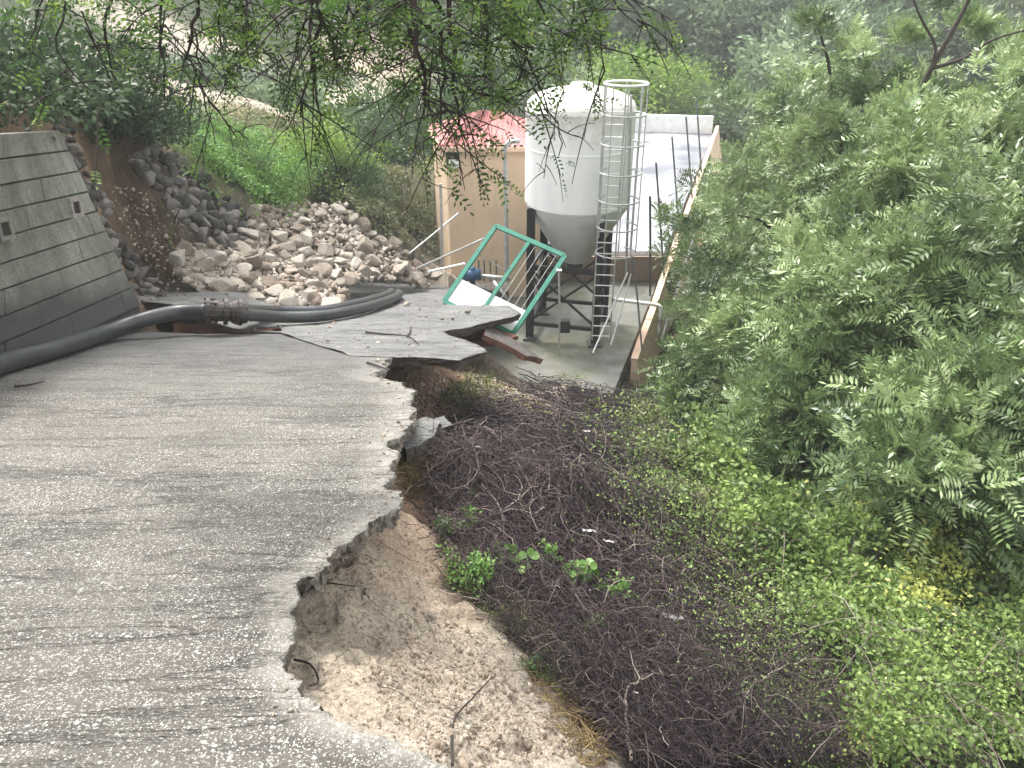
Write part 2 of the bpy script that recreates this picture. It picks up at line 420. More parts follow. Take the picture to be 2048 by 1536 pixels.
M['red_soil'] = broken_mat('red_soil', (.10, .045, .03), (.24, .12, .085))
def conc_wall():
    t = NT("wall_concrete", .9, .25)
    mv = t.mapping((1, 1, .25))
    a = t.ramp(t.noise(1.6, 7, .65, mv), [(.3, (.09, .096, .076)), (.5, (.175, .177, .152)), (.72, (.30, .298, .265))])
    a = t.mix(.7, a, t.ramp(t.noise(28, 5), [(.35, .6), (.65, 1.2)]), 'MULTIPLY')
    xyz = t.n.new("ShaderNodeSeparateXYZ"); t.l.new(t.pos, xyz.inputs[0])
    # darker band along the foot of the wall, with an uneven upper edge
    hh = t.math('ADD', t.math('ADD', xyz.outputs[2], t.math('MULTIPLY', xyz.outputs[1], .30)), t.math('MULTIPLY', t.noise(1.2), .9))
    f = t.ramp(t.math('ADD', t.math('MULTIPLY', hh, .5), .5), [(.22, 1.), (.42, 0.)])
    a = t.mix(f, a, (.06, .062, .06))
    t.color(a); t.bump(t.noise(30, 7, .7), .5, .02); return t.m
M['wall_concrete'] = conc_wall()
def stone_mat(name, stops, streak=None):
    t = NT(name, .88, .3)
    oi = t.n.new("ShaderNodeObjectInfo")
    v = t.math('ADD', t.math('MULTIPLY', t.attr('v'), .0), oi.outputs['Random'])
    v = t.math('ADD', t.math('MULTIPLY', v, .5), t.math('MULTIPLY', t.noise(2.5, 7, .65), .55))
    a = t.ramp(v, stops)
    a = t.mix(.75, a, t.ramp(t.noise(22, 6, .7), [(.35, .5), (.5, 1), (.68, 1.3)]), 'MULTIPLY')
    t.color(a); t.bump(t.noise(9, 9, .7), .8, .06); t.bump(t.voro(30), .3, .01); return t.m
M['rock'] = stone_mat('pale_limestone', [(.15, (.17, .13, .10)), (.45, (.32, .272, .225)), (.75, (.49, .445, .39)), (1, (.36, .335, .305))])
def stone_attr(name, stops):
    t = NT(name, .85, .35)
    v = t.math('ADD', t.math('MULTIPLY', t.attr('v'), .6), t.math('MULTIPLY', t.noise(2.5, 7, .65), .5))
    a = t.mix(.7, t.ramp(v, stops), t.ramp(t.noise(24, 6, .7), [(.35, .5), (.5, 1), (.68, 1.3)]), 'MULTIPLY')
    t.color(a); t.bump(t.noise(10, 9, .7), .8, .05); return t.m
M['blue_stone'] = stone_attr('grey_stone', [(.15, (.032, .029, .027)), (.5, (.105, .098, .092)), (.85, (.22, .205, .19))])
M['rubble'] = stone_attr('rubble', [(.15, (.15, .11, .08)), (.5, (.30, .245, .20)), (.85, (.48, .43, .385))])
M['clod'] = stone_attr('dirt_clod', [(.15, (.20, .155, .115)), (.5, (.30, .24, .185)), (.85, (.42, .37, .31))])
M['hose'] = simple('black_pipe', (.035, .037, .042), .38, .3, 8, .05, .5)
M['coupling'] = simple('coupling_metal', (.05, .042, .038), .5, .4, 20, .3, .5, .5)
def white_tank():
    t = NT("silo_skin", .45, .4)
    mv = t.mapping((1, 1, .22))
    a = t.ramp(t.noise(2.4, 7, .65, mv), [(.3, (.76, .77, .78)), (.6, (.88, .88, .88))])
    xyz = t.n.new("ShaderNodeSeparateXYZ"); t.l.new(t.vec, xyz.inputs[0])
    f = t.ramp(t.math('ADD', t.math('MULTIPLY', xyz.outputs[2], .15), t.math('MULTIPLY', t.noise(5, 8, .75), .35)), [(.90, 0.), (1.0, .6)])
    a = t.mix(f, a, (.42, .40, .33)); t.color(a); t.bump(t.noise(3), .1, .02); return t.m
M['silo'] = white_tank()
M['cone'] = simple('hopper_grey', (.60, .61, .61), .5, .12, 2, .03, .4)
M['black_steel'] = simple('black_steel', (.018, .018, .020), .55, .3, 8, .1, .4)
M['galv'] = simple('galvanised_steel', (.42, .43, .42), .5, .2, 10, .05, .5, .3)
M['darkrod'] = simple('dark_rod', (.10, .11, .11), .6, .3, 10, .05, .4, .3)
M['white_paint'] = simple('white_paint', (.72, .73, .72), .6, .12, 4, .05)
M['green_paint'] = simple('green_paint', (.035, .20, .145), .45, .2, 6, .08, .5)
def render_wall(name, c, stain=(.42, .30, .20)):
    t = NT(name, .9, .2); c = np.array(c)
    a = t.ramp(t.noise(1.1, 7, .6), [(.3, c * .86), (.7, np.minimum(c * 1.08, .9))])
    mv = t.mapping((1, 1, .15)); f = t.ramp(t.noise(4, 6, .6, mv), [(.56, 0.), (.75, .5)])
    t.color(t.mix(f, a, stain)); t.bump(t.noise(60, 4), .25, .008); return t.m
M['peach'] = render_wall('peach_render', (.66, .50, .36))
M['peach_pink'] = render_wall('faded_peach_render', (.66, .47, .35))
M['brick_red'] = render_wall('red_plaster', (.20, .155, .125), (.18, .10, .08))
def roof_mat():
    t = NT("roof_tiles", .8, .3)
    a = t.ramp(t.noise(6, 6, .7), [(.3, (.34, .12, .115)), (.7, (.52, .27, .26))])
    t.color(a); w = t.n.new("ShaderNodeTexWave"); w.inputs['Scale'].default_value = 2.2; w.bands_direction = 'X'; t.l.new(t.vec, w.inputs['Vector'])
    t.bump(w.outputs[1], .6, .05); return t.m
M['roof'] = roof_mat()
M['dark'] = simple('dark_opening', (.015, .015, .015), .6, .1, 5, 0)
def yard_mat():
    t = NT("yard_concrete", .5, .4)
    a = t.ramp(t.noise(.9, 7, .65), [(.3, (.07, .073, .055)), (.5, (.125, .127, .115)), (.75, (.20, .20, .185))])
    f = t.ramp(t.noise(.5, 5, .6), [(.5, 0.), (.62, .7)]); a = t.mix(f, a, (.085, .09, .04))
    t.color(a); t.rough(t.ramp(t.noise(1.5), [(.4, .3), (.6, .75)])); t.bump(t.noise(50), .15, .005); return t.m
M['yard'] = yard_mat()
def deck_mat():
    t = NT("pale_deck", .35, .5)
    a = t.ramp(t.noise(.4, 4, .5), [(.40, (.10, .105, .13)), (.5, (.17, .175, .20)), (.6, (.27, .275, .30))])
    t.color(a); t.rough(t.ramp(t.noise(.6), [(.4, .45), (.6, .8)])); return t.m
M['deck'] = deck_mat()
M['bark'] = simple('bark', (.045, .036, .030), .9, .4, 12, .6)
M['twig_dark'] = simple('dark_twig', (.030, .024, .022), .85, .3, 12, .2)
def twig_mat():
    t = NT("dead_vine", .8, .3)
    t.color(t.ramp(t.attr('v'), [(0, (.014, .009, .012)), (.45, (.046, .031, .037)), (.75, (.11, .080, .076)), (.93, (.17, .135, .12)), (1, (.30, .26, .22))])); return t.m
M['vine'] = twig_mat()
M['deadleaf'] = leafmat('dead_leaf', [(0, (.008, .005, .007)), (.6, (.028, .016, .021)), (.88, (.09, .055, .05)), (1, (.40, .36, .35))], .1, .7)
M['leaf_right'] = leafmat('pinnate_leaf', [(0, (.030, .055, .022)), (.3, (.095, .150, .058)), (.6, (.205, .290, .115)), (.85, (.38, .48, .23)), (1, (.55, .61, .36))], .28, .40, .6)
M['leaf_dark'] = leafmat('dark_leaf', [(0, (.012, .028, .010)), (.6, (.035, .07, .025)), (1, (.08, .13, .045))], .3)
M['leaf_mid'] = leafmat('mid_leaf', [(0, (.03, .065, .025)), (.6, (.08, .14, .05)), (1, (.16, .23, .08))], .35)
M['leaf_lime'] = leafmat('lime_leaf', [(0, (.09, .17, .025)), (.6, (.20, .32, .05)), (1, (.34, .46, .09))], .45)
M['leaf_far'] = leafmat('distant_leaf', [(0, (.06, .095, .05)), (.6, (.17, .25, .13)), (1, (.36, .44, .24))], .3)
M['leaf_olive'] = leafmat('olive_leaf', [(0, (.07, .085, .035)), (.6, (.15, .165, .07)), (1, (.27, .26, .13))], .3)
M['leaf_yellow'] = leafmat('yellow_leaf', [(0, (.25, .30, .06)), (.6, (.42, .44, .12)), (1, (.60, .56, .25))], .4)
M['leaf_bramble'] = leafmat('bramble_leaf', [(0, (.02, .042, .014)), (.4, (.115, .18, .045)), (.8, (.30, .41, .12)), (.94, (.40, .46, .15)), (1, (.5, .48, .22))], .35)
M['leaf_plant'] = leafmat('fresh_leaf', [(0, (.07, .16, .03)), (.6, (.15, .29, .06)), (1, (.27, .42, .13))], .4)
M['straw'] = leafmat('straw', [(0, (.10, .065, .03)), (.6, (.26, .18, .08)), (1, (.45, .36, .18))], .2, .8)
M['grass'] = leafmat('grass', [(0, (.06, .085, .025)), (.6, (.14, .17, .05)), (1, (.32, .29, .13))], .3, .7)
M['blue_paint'] = simple('blue_paint', (.03, .075, .15), .5, .3, 10, .1)

# ------------------------------------------------------------------ ray to ground
DS = np.concatenate([[.8], np.geomspace(1.0, 150, 90)])
def GM(pp):
    pp = np.asarray(pp, float).reshape(-1, 2); x, y, z = ray(pp[:, 0], pp[:, 1]); kx = x / y; kz = z / y
    out = np.full(len(pp), 150.0)
    for i in range(0, len(pp), 500):
        sl = slice(i, i + 500); a = kx[sl, None]; c = kz[sl, None]
        hit = (c * DS[None]) < H(a * DS[None], np.broadcast_to(DS[None], (a.shape[0], len(DS))), False)
        k = np.where(hit.any(1), hit.argmax(1), len(DS) - 1); d0 = DS[np.maximum(k - 1, 0)]; d1 = DS[k]
        for _ in range(2):
            t_ = np.linspace(0, 1, 9)[None]; dd = d0[:, None] + (d1 - d0)[:, None] * t_
            hit = (c * dd) < H(a * dd, dd, False); hit[:, -1] = True; k = np.maximum(hit.argmax(1), 1); r_ = np.arange(len(k)); d0, d1 = dd[r_, k - 1], dd[r_, k]
        out[sl] = (d0 + d1) / 2
    X = kx * out; return np.stack([X, out, H(X, out)], 1)
def G(px, py): return GM([(px, py)])[0]

# ------------------------------------------------------------------ ground sheet
DIRT = (.37, .315, .25); PALE = (.33, .285, .235); REDD = (.21, .13, .095); LIT = (.016, .011, .012); GRN = (.030, .040, .018); OLI = (.11, .115, .05)
ORG = (.27, .185, .13); PINK = (.36, .29, .25); PATH = (.29, .255, .215)
CS = [(R(px, py, .6), c) for px, py, c in []]
seeds = [(640,1300,DIRT),(700,1400,DIRT),(850,1480,PALE),(1000,1500,PALE),(760,1250,DIRT),(900,1350,DIRT),(1020,1400,PALE),(740,1130,(.38,.31,.24)),(830,1200,(.37,.30,.235)),(800,1080,(.34,.26,.195)),(830,980,ORG),(820,930,ORG),(1100,1500,PALE),
         (860,1290,DIRT),(980,1310,DIRT),(900,930,LIT),(930,1060,LIT),(1000,1000,LIT),(980,1200,LIT),(1080,1300,LIT),(1180,1400,LIT),(1280,1500,LIT),(1100,900,LIT),(1200,1100,LIT),(1050,830,LIT),(950,850,LIT),(1150,790,LIT),
         (850,800,REDD),(820,760,REDD),(900,790,REDD),(940,740,ORG),(1000,750,PINK),(1060,765,PINK),(970,790,(.25,.22,.10)),(1100,1200,LIT),(1300,1300,LIT),(1450,1420,LIT),(1550,1500,LIT),(1500,1300,LIT),(1400,1200,LIT),(1400,1520,LIT),(1400,1050,LIT),(1300,1000,LIT),(1230,850,LIT),
         (1450,1300,GRN),(1500,1000,GRN),(1700,1200,GRN),(1350,850,GRN),(1900,1400,GRN),(1600,1500,GRN),(1900,1000,GRN),(1600,850,GRN),
         (300,560,ORG),(270,420,ORG),(330,500,ORG),(250,380,ORG),(450,560,PALE),(560,500,PALE),(650,450,PALE),(750,520,PALE),(600,590,PALE),(820,540,PALE),(680,570,PALE),
         (500,360,(.08,.12,.03)),(420,290,OLI),(350,260,OLI),(560,250,OLI),(480,220,(.20,.17,.09)),(650,330,OLI),(780,420,(.07,.05,.045)),(850,460,(.06,.05,.045)),(870,500,(.15,.13,.11)),
         (240,260,(.22,.155,.11)),(500,60,GRN),(560,100,GRN),(100,40,GRN),(880,80,GRN),(40,60,GRN),(500,150,GRN),(250,450,ORG),(300,540,ORG),(230,400,ORG),(280,480,ORG),(215,340,ORG),(225,372,ORG),(240,430,ORG),(200,350,ORG),(320,560,ORG),(345,470,ORG),(380,540,ORG),(150,230,(.22,.155,.11)),(60,150,GRN),(230,130,PATH),(300,200,PATH),(280,300,PATH),(380,170,PATH),(400,80,PATH),(600,150,GRN),(720,130,(.34,.28,.22)),(700,190,(.42,.37,.30)),(780,100,(.20,.17,.13)),
         (850,250,GRN),(1000,200,GRN),(1300,220,GRN),(1500,180,GRN)]
CSP = []; CSC = []
for px, py, c in seeds:
    g = G(px, py); CSP.append(g[:2]); CSC.append(c)
for x, y in [(6,20),(10,10),(15,30),(30,40),(-10,8),(-10,0),(0,-8),(40,80),(0,100),(-40,100),(80,80),(10,-5),(20,10)]:
    CSP.append(np.array([x, y], float)); CSC.append(GRN)
CSP = np.array(CSP); CSC = np.array(CSC)
def ground_col(x, y):
    r0 = np.clip(np.hypot(x, y) / 8, .25, 6)
    wx = x + .5 * r0 * fbm(x / r0 * 2, y / r0 * 2, 3, 51); wy = y + .5 * r0 * fbm(x / r0 * 2, y / r0 * 2, 3, 61)
    out = np.zeros((len(x), 3)); 
    for i in range(0, len(x), 40000):
        s = slice(i, i + 40000)
        d2 = (wx[s, None] - CSP[None, :, 0]) ** 2 + (wy[s, None] - CSP[None, :, 1]) ** 2
        w = 1 / (d2 + 1e-3) ** 3; out[s] = (w @ CSC) / w.sum(1)[:, None]
    return out
def axis(pts):
    return np.concatenate([np.linspace(a, b, n, endpoint=False) for a, b, n in pts])
gx = axis([(-220, -60, 18), (-60, -20, 30), (-20, -9, 45), (-9, -2.2, 120), (-2.2, 3.2, 250), (3.2, 8, 90), (8, 20, 50), (20, 60, 35), (60, 221, 18)])
gy = axis([(-80, -8, 14), (-8, .8, 30), (.8, 5, 230), (5, 9, 120), (9, 21, 260), (21, 45, 110), (45, 110, 80), (110, 260, 35)])
X, Y = np.meshgrid(gx, gy); Z = H(X, Y)
# the ground stays under the two road slabs
m1 = inpoly(X, Y, ROAD_POLY) | inpoly(X, Y, FAR_POLY)
cap = RZ(X, Y) - .17 - .15 * np.clip(vnoise(X * 2, Y * 2, 77) + .5, 0, 1)
Z = np.where(m1, np.minimum(Z, cap), Z)
W_ = len(gx); idx = np.arange(X.size).reshape(X.shape)
q = np.stack([idx[:-1, :-1], idx[:-1, 1:], idx[1:, 1:], idx[1:, :-1]], -1).reshape(-1, 4)
GV = np.stack([X.ravel(), Y.ravel(), Z.ravel()], 1)
o = mesh_obj('ground', GV, q, M['ground'], cols=ground_col(X.ravel(), Y.ravel()), smooth=True, center=False)
tag(o, kind='structure')
del X, Y, Z, q, idx, GV

# ------------------------------------------------------------------ road slabs
def slab(name, poly, topz, thick, mat, sidemat, spacing, seed=0, relief=.006):
    poly = [tuple(map(float, p)) for p in poly]
    pa = np.array(poly); x0, y0 = pa.min(0); x1, y1 = pa.max(0)
    pts = []; y = y0
    while y < y1:
        s = spacing(y); xs = np.arange(x0, x1, s) + rng.uniform(-.3, .3) * s
        pts += [(a + rng.uniform(-.25, .25) * s, y + rng.uniform(-.25, .25) * s) for a in xs]; y += s
    pts = np.array(pts); pts = pts[inpoly(pts[:, 0], pts[:, 1], poly)]
    co = [Vector(p) for p in poly] + [Vector(p) for p in pts]; nb = len(poly)
    vs, es, fs, ov, oe, of = delaunay_2d_cdt(co, [(i, (i + 1) % nb) for i in range(nb)], [], 2, 1e-5)
    xy = np.array([(v.x, v.y) for v in vs]); fs = [tuple(f) for f in fs]
    cen = np.array([xy[list(f)].mean(0) for f in fs]); ok = inpoly(cen[:, 0], cen[:, 1], poly); fs = [f for f, k in zip(fs, ok) if k]
    z = topz(xy[:, 0], xy[:, 1]) + relief * (fbm(xy[:, 0] * 1.6, xy[:, 1] * 14, 3, 41) + .6 * fbm(xy[:, 0] * 30, xy[:, 1] * 30, 2, 43))
    V = [tuple(v) for v in np.column_stack([xy, z])]
    # boundary loop edges from faces
    from collections import Counter
    ec = Counter()
    for f in fs:
        for i in range(len(f)): ec[(f[i], f[(i + 1) % len(f)])] += 1
    bed = [(a, b) for a, b in ec if (b, a) not in ec]
    nxt = {}
    rings = 4; nv = len(V); mp = {}
    r = random.Random(seed); cx, cy_ = pa.mean(0)
    bv = sorted({a for e in bed for a in e})
    outn = {}
    for a, b in bed:
        d = xy[b] - xy[a]; n = np.array([d[1], -d[0]]) / (np.linalg.norm(d) + 1e-9)
        outn[a] = outn.get(a, 0) + n; outn[b] = outn.get(b, 0) + n
    for v in bv:
        n = outn[v] / (np.linalg.norm(outn[v]) + 1e-9); ids = [v]
        for k in range(1, rings + 1):
            t = k / rings; o_ = r.uniform(-.035, .03) * (thick / .15) - .06 * t * (thick / .15)
            V.append((xy[v][0] + n[0] * o_, xy[v][1] + n[1] * o_, V[v][2] - thick * t * r.uniform(.9, 1.1))); ids.append(len(V) - 1)
        mp[v] = ids
    ntop = len(fs)
    for a, b in bed:
        for k in range(rings): fs.append((mp[b][k], mp[a][k], mp[a][k + 1], mp[b][k + 1]))
    o = mesh_obj(name, np.array(V), fs, mat, center=False); o.data.materials.append(sidemat)
    for i, p in enumerate(o.data.polygons):
        if i >= ntop: p.material_index = 1
        else: p.use_smooth = True
    return o
def sp_near(y): return .035 if y < 3 else .05 if y < 5 else .09 if y < 9 else .15
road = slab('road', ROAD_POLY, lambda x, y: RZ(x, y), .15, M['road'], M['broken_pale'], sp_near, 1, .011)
tag(road, kind='structure')
rv = np.zeros(len(road.data.vertices) * 3); road.data.vertices.foreach_get('co', rv); rv = rv.reshape(-1, 3); ep = np.array(edge_f)
dm_ = np.concatenate([np.sqrt(((rv[i:i + 3000, None, :2] - ep[None]) ** 2).sum(-1)).min(1) for i in range(0, len(rv), 3000)])
at = road.data.attributes.new('col', 'FLOAT_COLOR', 'POINT'); c4 = np.ones((len(rv), 4), np.float32); c4[:, :3] = np.clip(1 - dm_ / (.05 + .045 * rv[:, 1]), 0, 1)[:, None]; at.data.foreach_set('color', c4.ravel())
pL, pM = R(380, 664), R(560, 666)
def farz(x, y):
    t = np.clip((pM[0] - x) / (pM[0] - pL[0]), 0, 1.15); return RZ(x, y) + .004 + .33 * t * t
road2 = slab('road', FAR_POLY, farz, .14, M['road_wet'], M['slab_side'], lambda y: .12, 2, .012)
tag(road2, kind='structure')
# broken fragments ---------------------------------------------------
def fragment(name, corners, thick, mat, smat, label, cat='slab', seed=1):
    c = [np.array(p, float) for p in corners]; o0 = sum(c) / len(c)
    n = np.cross(c[1] - c[0], c[-1] - c[0]); n /= np.linalg.norm(n); n = n if n[2] > 0 else -n
    u = unit(c[1] - c[0]); v = np.cross(n, u)
    poly = frac([((p - o0) @ u, (p - o0) @ v) for p in c], 3, .09, True, seed)
    r = random.Random(seed)
    top = [o0 + u * a + v * b for a, b in poly]; k = len(top)
    V = top + [p - n * thick * r.uniform(.4, .6) + u * r.uniform(-.02, .02) for p in top] + [p - n * thick * r.uniform(.85, 1.1) for p in top] + [o0, o0 - n * thick]
    Fc = [(i, (i + 1) % k, 3 * k) for i in range(k)] + [((i + 1) % k + 2 * k, i + 2 * k, 3 * k + 1) for i in range(k)]
    Fc += [((i + 1) % k + j * k, i + j * k, i + (j + 1) * k, (i + 1) % k + (j + 1) * k) for i in range(k) for j in (0, 1)]
    ob = mesh_obj(name, np.array(V), Fc, mat); ob.data.materials.append(smat)
    for i, p in enumerate(ob.data.polygons):
        if i >= k: p.material_index = 1
    return tag(ob, label, cat)
fragment('slab_fragment', [P(985,648,12.3), P(1090,714,12.0), P(1072,725,11.9), P(1050,718,11.6), P(972,665,11.5)], .10, M['broken_dark'], M['red_soil'], 'dark slab plate fallen on its edge beneath the pointed road tip', seed=2)
fragment('slab_fragment', [P(342,644,10.95), P(400,641,10.95), P(470,648,10.95), P(568,663,10.95), P(430,669,10.8), P(345,668,10.8)], .09, M['red_soil'], M['red_soil'], 'long reddish plate showing under the raised slab below the pipe coupling', seed=9)
fragment('slab_fragment', [P(900,650,12.6), P(985,640,13.0), P(1035,690,12.4), P(1000,700,12.0), P(940,672,12.0)], .08, M['red_soil'], M['red_soil'], 'reddish brown broken plate wedged under the road tip', seed=4)
fragment('slab_fragment', [P(800,862,5.95), P(850,832,6.3), P(880,848,6.2), P(868,872,5.9), P(840,888,5.7), P(812,898,5.6)], .13, M['road_wet'], M['broken_dark'], 'grey concrete chunk slipped below the road edge over straw', seed=6)
fragment('slab_fragment', [P(868,838,6.5), P(888,832,6.6), P(905,846,6.45), P(885,856,6.35)], .1, M['road_wet'], M['broken_dark'], 'small dark concrete lump against the vine heap', seed=7)

# ------------------------------------------------------------------ stones
def rock_mesh(seed, sub=3, flat=1.0):
    r = np.random.default_rng(seed); bm = bmesh.new(); bmesh.ops.create_icosphere(bm, subdivisions=sub, radius=1)
    V = np.array([v.co[:] for v in bm.verts]); Fc = np.array([[v.index for v in f.verts] for f in bm.faces]); bm.free()
    n = unit(r.normal(size=(10, 3))); h = r.uniform(.5, .95, 10)
    dt = V @ n.T; with_ = np.where(dt > .15, h / np.maximum(dt, .15), 9); rad = np.minimum(with_.min(1), 1.15)
    V = V * rad[:, None]; V += V * (.05 * fbm(V[:, 0] * 3 + V[:, 2] * 2, V[:, 1] * 3 - V[:, 2], 3, seed))[:, None]
    V *= np.array([1, r.uniform(.7, .95), r.uniform(.55, .85) * flat]); return V, Fc
ROCKS = [rock_mesh(100 + i, 3) for i in range(12)]
def hull_mesh(seed, npt):
    r = np.random.default_rng(seed); p = unit(r.normal(size=(npt, 3))) * r.uniform(.75, 1.05, (npt, 1)) * np.array([1.05, r.uniform(.65, .95), r.uniform(.5, .8)])
    bm = bmesh.new()
    for q_ in p: bm.verts.new(q_)
    bmesh.ops.convex_hull(bm, input=bm.verts)
    bmesh.ops.delete(bm, geom=[v for v in bm.verts if not v.link_faces], context='VERTS')
    bmesh.ops.dissolve_limit(bm, angle_limit=math.radians(16), verts=bm.verts, edges=bm.edges)
    bmesh.ops.bevel(bm, geom=list(bm.edges), offset=.055, segments=1, affect='EDGES')
    bmesh.ops.triangulate(bm, faces=bm.faces); bm.verts.index_update()
    V = np.array([v.co[:] for v in bm.verts]); Fc = np.array([[v.index for v in f.verts] for f in bm.faces]); bm.free(); return V, Fc
def hull_small(seed, npt):
    r = np.random.default_rng(seed); p = unit(r.normal(size=(npt, 3))) * r.uniform(.7, 1.05, (npt, 1)) * np.array([1.05, .85, .65]); bm = bmesh.new()
    for q_ in p: bm.verts.new(q_)
    bmesh.ops.convex_hull(bm, input=bm.verts); bmesh.ops.delete(bm, geom=[v for v in bm.verts if not v.link_faces], context='VERTS')
    bmesh.ops.triangulate(bm, faces=bm.faces); bm.verts.index_update()
    V = np.array([v.co[:] for v in bm.verts]); Fc = np.array([[v.index for v in f.verts] for f in bm.faces]); bm.free(); return V, Fc
ROCKS_L = [hull_mesh(200 + i, 14) for i in range(12)]
ROCKS_S = [hull_small(300 + i, 11) for i in range(12)]
ROCKS = [rock_mesh(100 + i, 3) if i % 3 == 0 else hull_mesh(400 + i, 18) for i in range(14)]
def rotm(r):
    q_ = r.normal(size=4); q_ /= np.linalg.norm(q_); w, x, y, z = q_
    return np.array([[1-2*(y*y+z*z), 2*(x*y-z*w), 2*(x*z+y*w)], [2*(x*y+z*w), 1-2*(x*x+z*z), 2*(y*z-x*w)], [2*(x*z-y*w), 2*(y*z+x*w), 1-2*(x*x+y*y)]])
def rock_mass(name, pos, size, src, mat, parent=None, vals=None, flatn=None):
    VV, FF, AA = [], [], []; b = 0
    for i in range(len(pos)):
        V, Fc = src[i % len(src)]; Rm = rotm(rng)
        W2 = (V @ Rm.T) * size[i]
        if flatn is not None: W2 = W2 - np.outer(W2 @ flatn, flatn) * .45
        VV.append(W2 + pos[i]); FF.append(Fc + b); b += len(V); AA.append(np.full(len(Fc), rng.random() if vals is None else vals[i]))
    return mesh_obj(name, np.concatenate(VV), np.concatenate(FF), mat, parent, attrs=np.concatenate(AA))
# concrete retaining wall --------------------------------------------
def wall_patch(u, v): return lerp(lerp(WB0, WB1, u), lerp(WT0, WT1, u), v)
wn_ = unit(np.cross(WB1 - WB0, WT0 - WB0)); wn_ = wn_ if wn_[0] > 0 else -wn_
wall = empty('retaining_wall', (WB0 + WB1) / 2, 'tall mossy concrete panel retaining wall beside the grey pipe', 'wall')
mb = MB(); courses = 9
for k in range(courses):
    v0, v1 = k / courses, (k + 1) / courses
    off = (k % 2) * .22 + .07
    us = [-1.3] + [-1.3 + off + .42 * j for j in range(0, 7) if -1.3 + off + .42 * j < .97] + [1.0]
    for j in range(len(us) - 1):
        if us[j + 1] - us[j] < .02: continue
        g_ = .002; e = rng.uniform(-.012, .012)
        c = [wall_patch(us[j] + g_, v0 + .0045), wall_patch(us[j + 1] - g_, v0 + .0045), wall_patch(us[j + 1] - g_, v1 - .0045), wall_patch(us[j] + g_, v1 - .0045)]
        V = [p + wn_ * e for p in c] + [p - wn_ * .35 for p in c]
        mb.add(V, [(0,1,2,3),(7,6,5,4),(0,4,5,1),(1,5,6,2),(2,6,7,3),(3,7,4,0)])
bevel(mb.build('panel', M['wall_concrete'], wall), .006)
mb = MB(); us = np.linspace(-1.3, .993, 20); vs_ = np.linspace(-.08, .993, 12)
VV = [wall_patch(u, v) - wn_ * .03 for v in vs_ for u in us] + [wall_patch(u, v) - wn_ * .30 for v in vs_ for u in us]; nn_ = len(us) * len(vs_)
Q = [(j * 20 + i, j * 20 + i + 1, (j + 1) * 20 + i + 1, (j + 1) * 20 + i) for j in range(11) for i in range(19)]
Q += [tuple(nn_ + q_ for q_ in f[::-1]) for f in Q] + [(220 + i, 221 + i, nn_ + 221 + i, nn_ + 220 + i) for i in range(19)] + [(j * 20 + 19, nn_ + j * 20 + 19, nn_ + j * 20 + 39, j * 20 + 39) for j in range(11)]
mb.add(VV, Q)
mb.build('core', simple('joint_dark', (.05, .05, .045), .95), wall)
uA = unit(WB1 - WB0); vA = unit(np.cross(wn_, uA)); vA = vA if vA[2] > 0 else -vA
def wall_px(px, py):
    x, y, z = [float(a) for a in ray(px, py)]; d = np.array([x, y, z]); t = (WB0 @ wn_) / (d @ wn_); return d * t
for (px, py, s) in [(148, 415, .10), (5, 458, .10)]:
    c0 = wall_px(px, py) + wn_ * .02
    B3 = np.stack([uA, vA, wn_], 1)
    m2 = MB()
    for sx, sy, w, h in [(0, 1, s * 2.6, s * .5), (0, -1, s * 2.6, s * .5), (1, 0, s * .5, s * 1.5), (-1, 0, s * .5, s * 1.5)]:
        m2.box(c0 + uA * sx * s * 1.05 + vA * sy * s, (w, h, .05), M=B3)
    fr = m2.build('drain_frame', M['broken_pale'] if px > 100 else M['wall_concrete'], wall)
    MB().box(c0 - wn_ * .01, (s * 1.6, s * 1.5, .03), M=B3).build('drain_opening', M['dark'], fr)
# stone wall: dark stones pitched against the bank
def px_scatter(poly, n, seed=0, jitter=True):
    r = np.random.default_rng(seed); pa = np.array(poly, float); out = []
    while len(out) < n:
        a = r.uniform(pa[:, 0].min(), pa[:, 0].max(), n * 2); b = r.uniform(pa[:, 1].min(), pa[:, 1].max(), n * 2)
        k = inpoly(a, b, poly); out += list(zip(a[k], b[k]))
    return out[:n]
def poisson(poly, dist, seed=0, tries=9000):
    r = np.random.default_rng(seed); pa = np.array(poly, float); out = np.zeros((0, 2))
    for _ in range(tries):
        p = np.array([r.uniform(pa[:, 0].min(), pa[:, 0].max()), r.uniform(pa[:, 1].min(), pa[:, 1].max())])
        if not inpoly(p[0:1], p[1:2], poly)[0]: continue
        if len(out) and ((out - p) ** 2).sum(1).min() < dist ** 2: continue
        out = np.vstack([out, p])
    return out
SW1 = [(104,236),(142,245),(165,330),(205,380),(230,470),(262,520),(300,560),(335,600),(290,612),(250,560),(212,470),(165,400),(124,330)]
SW2 = [(262,305),(300,298),(350,310),(400,345),(440,385),(490,410),(505,450),(490,500),(440,505),(395,470),(350,420),(320,380),(290,350)]
for poly, lab, sd_, ds in [(SW1, 'band of dark grey pitched stones along the end of the concrete wall', 11, 13), (SW2, 'dark stone facing still standing left of the pale rubble heap', 12, 14)]:
    pts = poisson(poly, ds, sd_, 5000)
    pos = GM(pts); sz = np.hypot(pos[:, 0], pos[:, 1]) * ds / F * rng.uniform(.75, 1.55, len(pos))
    o = rock_mass('stone_wall', pos + np.array([0, 0, .03]), sz, ROCKS_L, M['blue_stone']); tag(o, lab, 'stone wall')
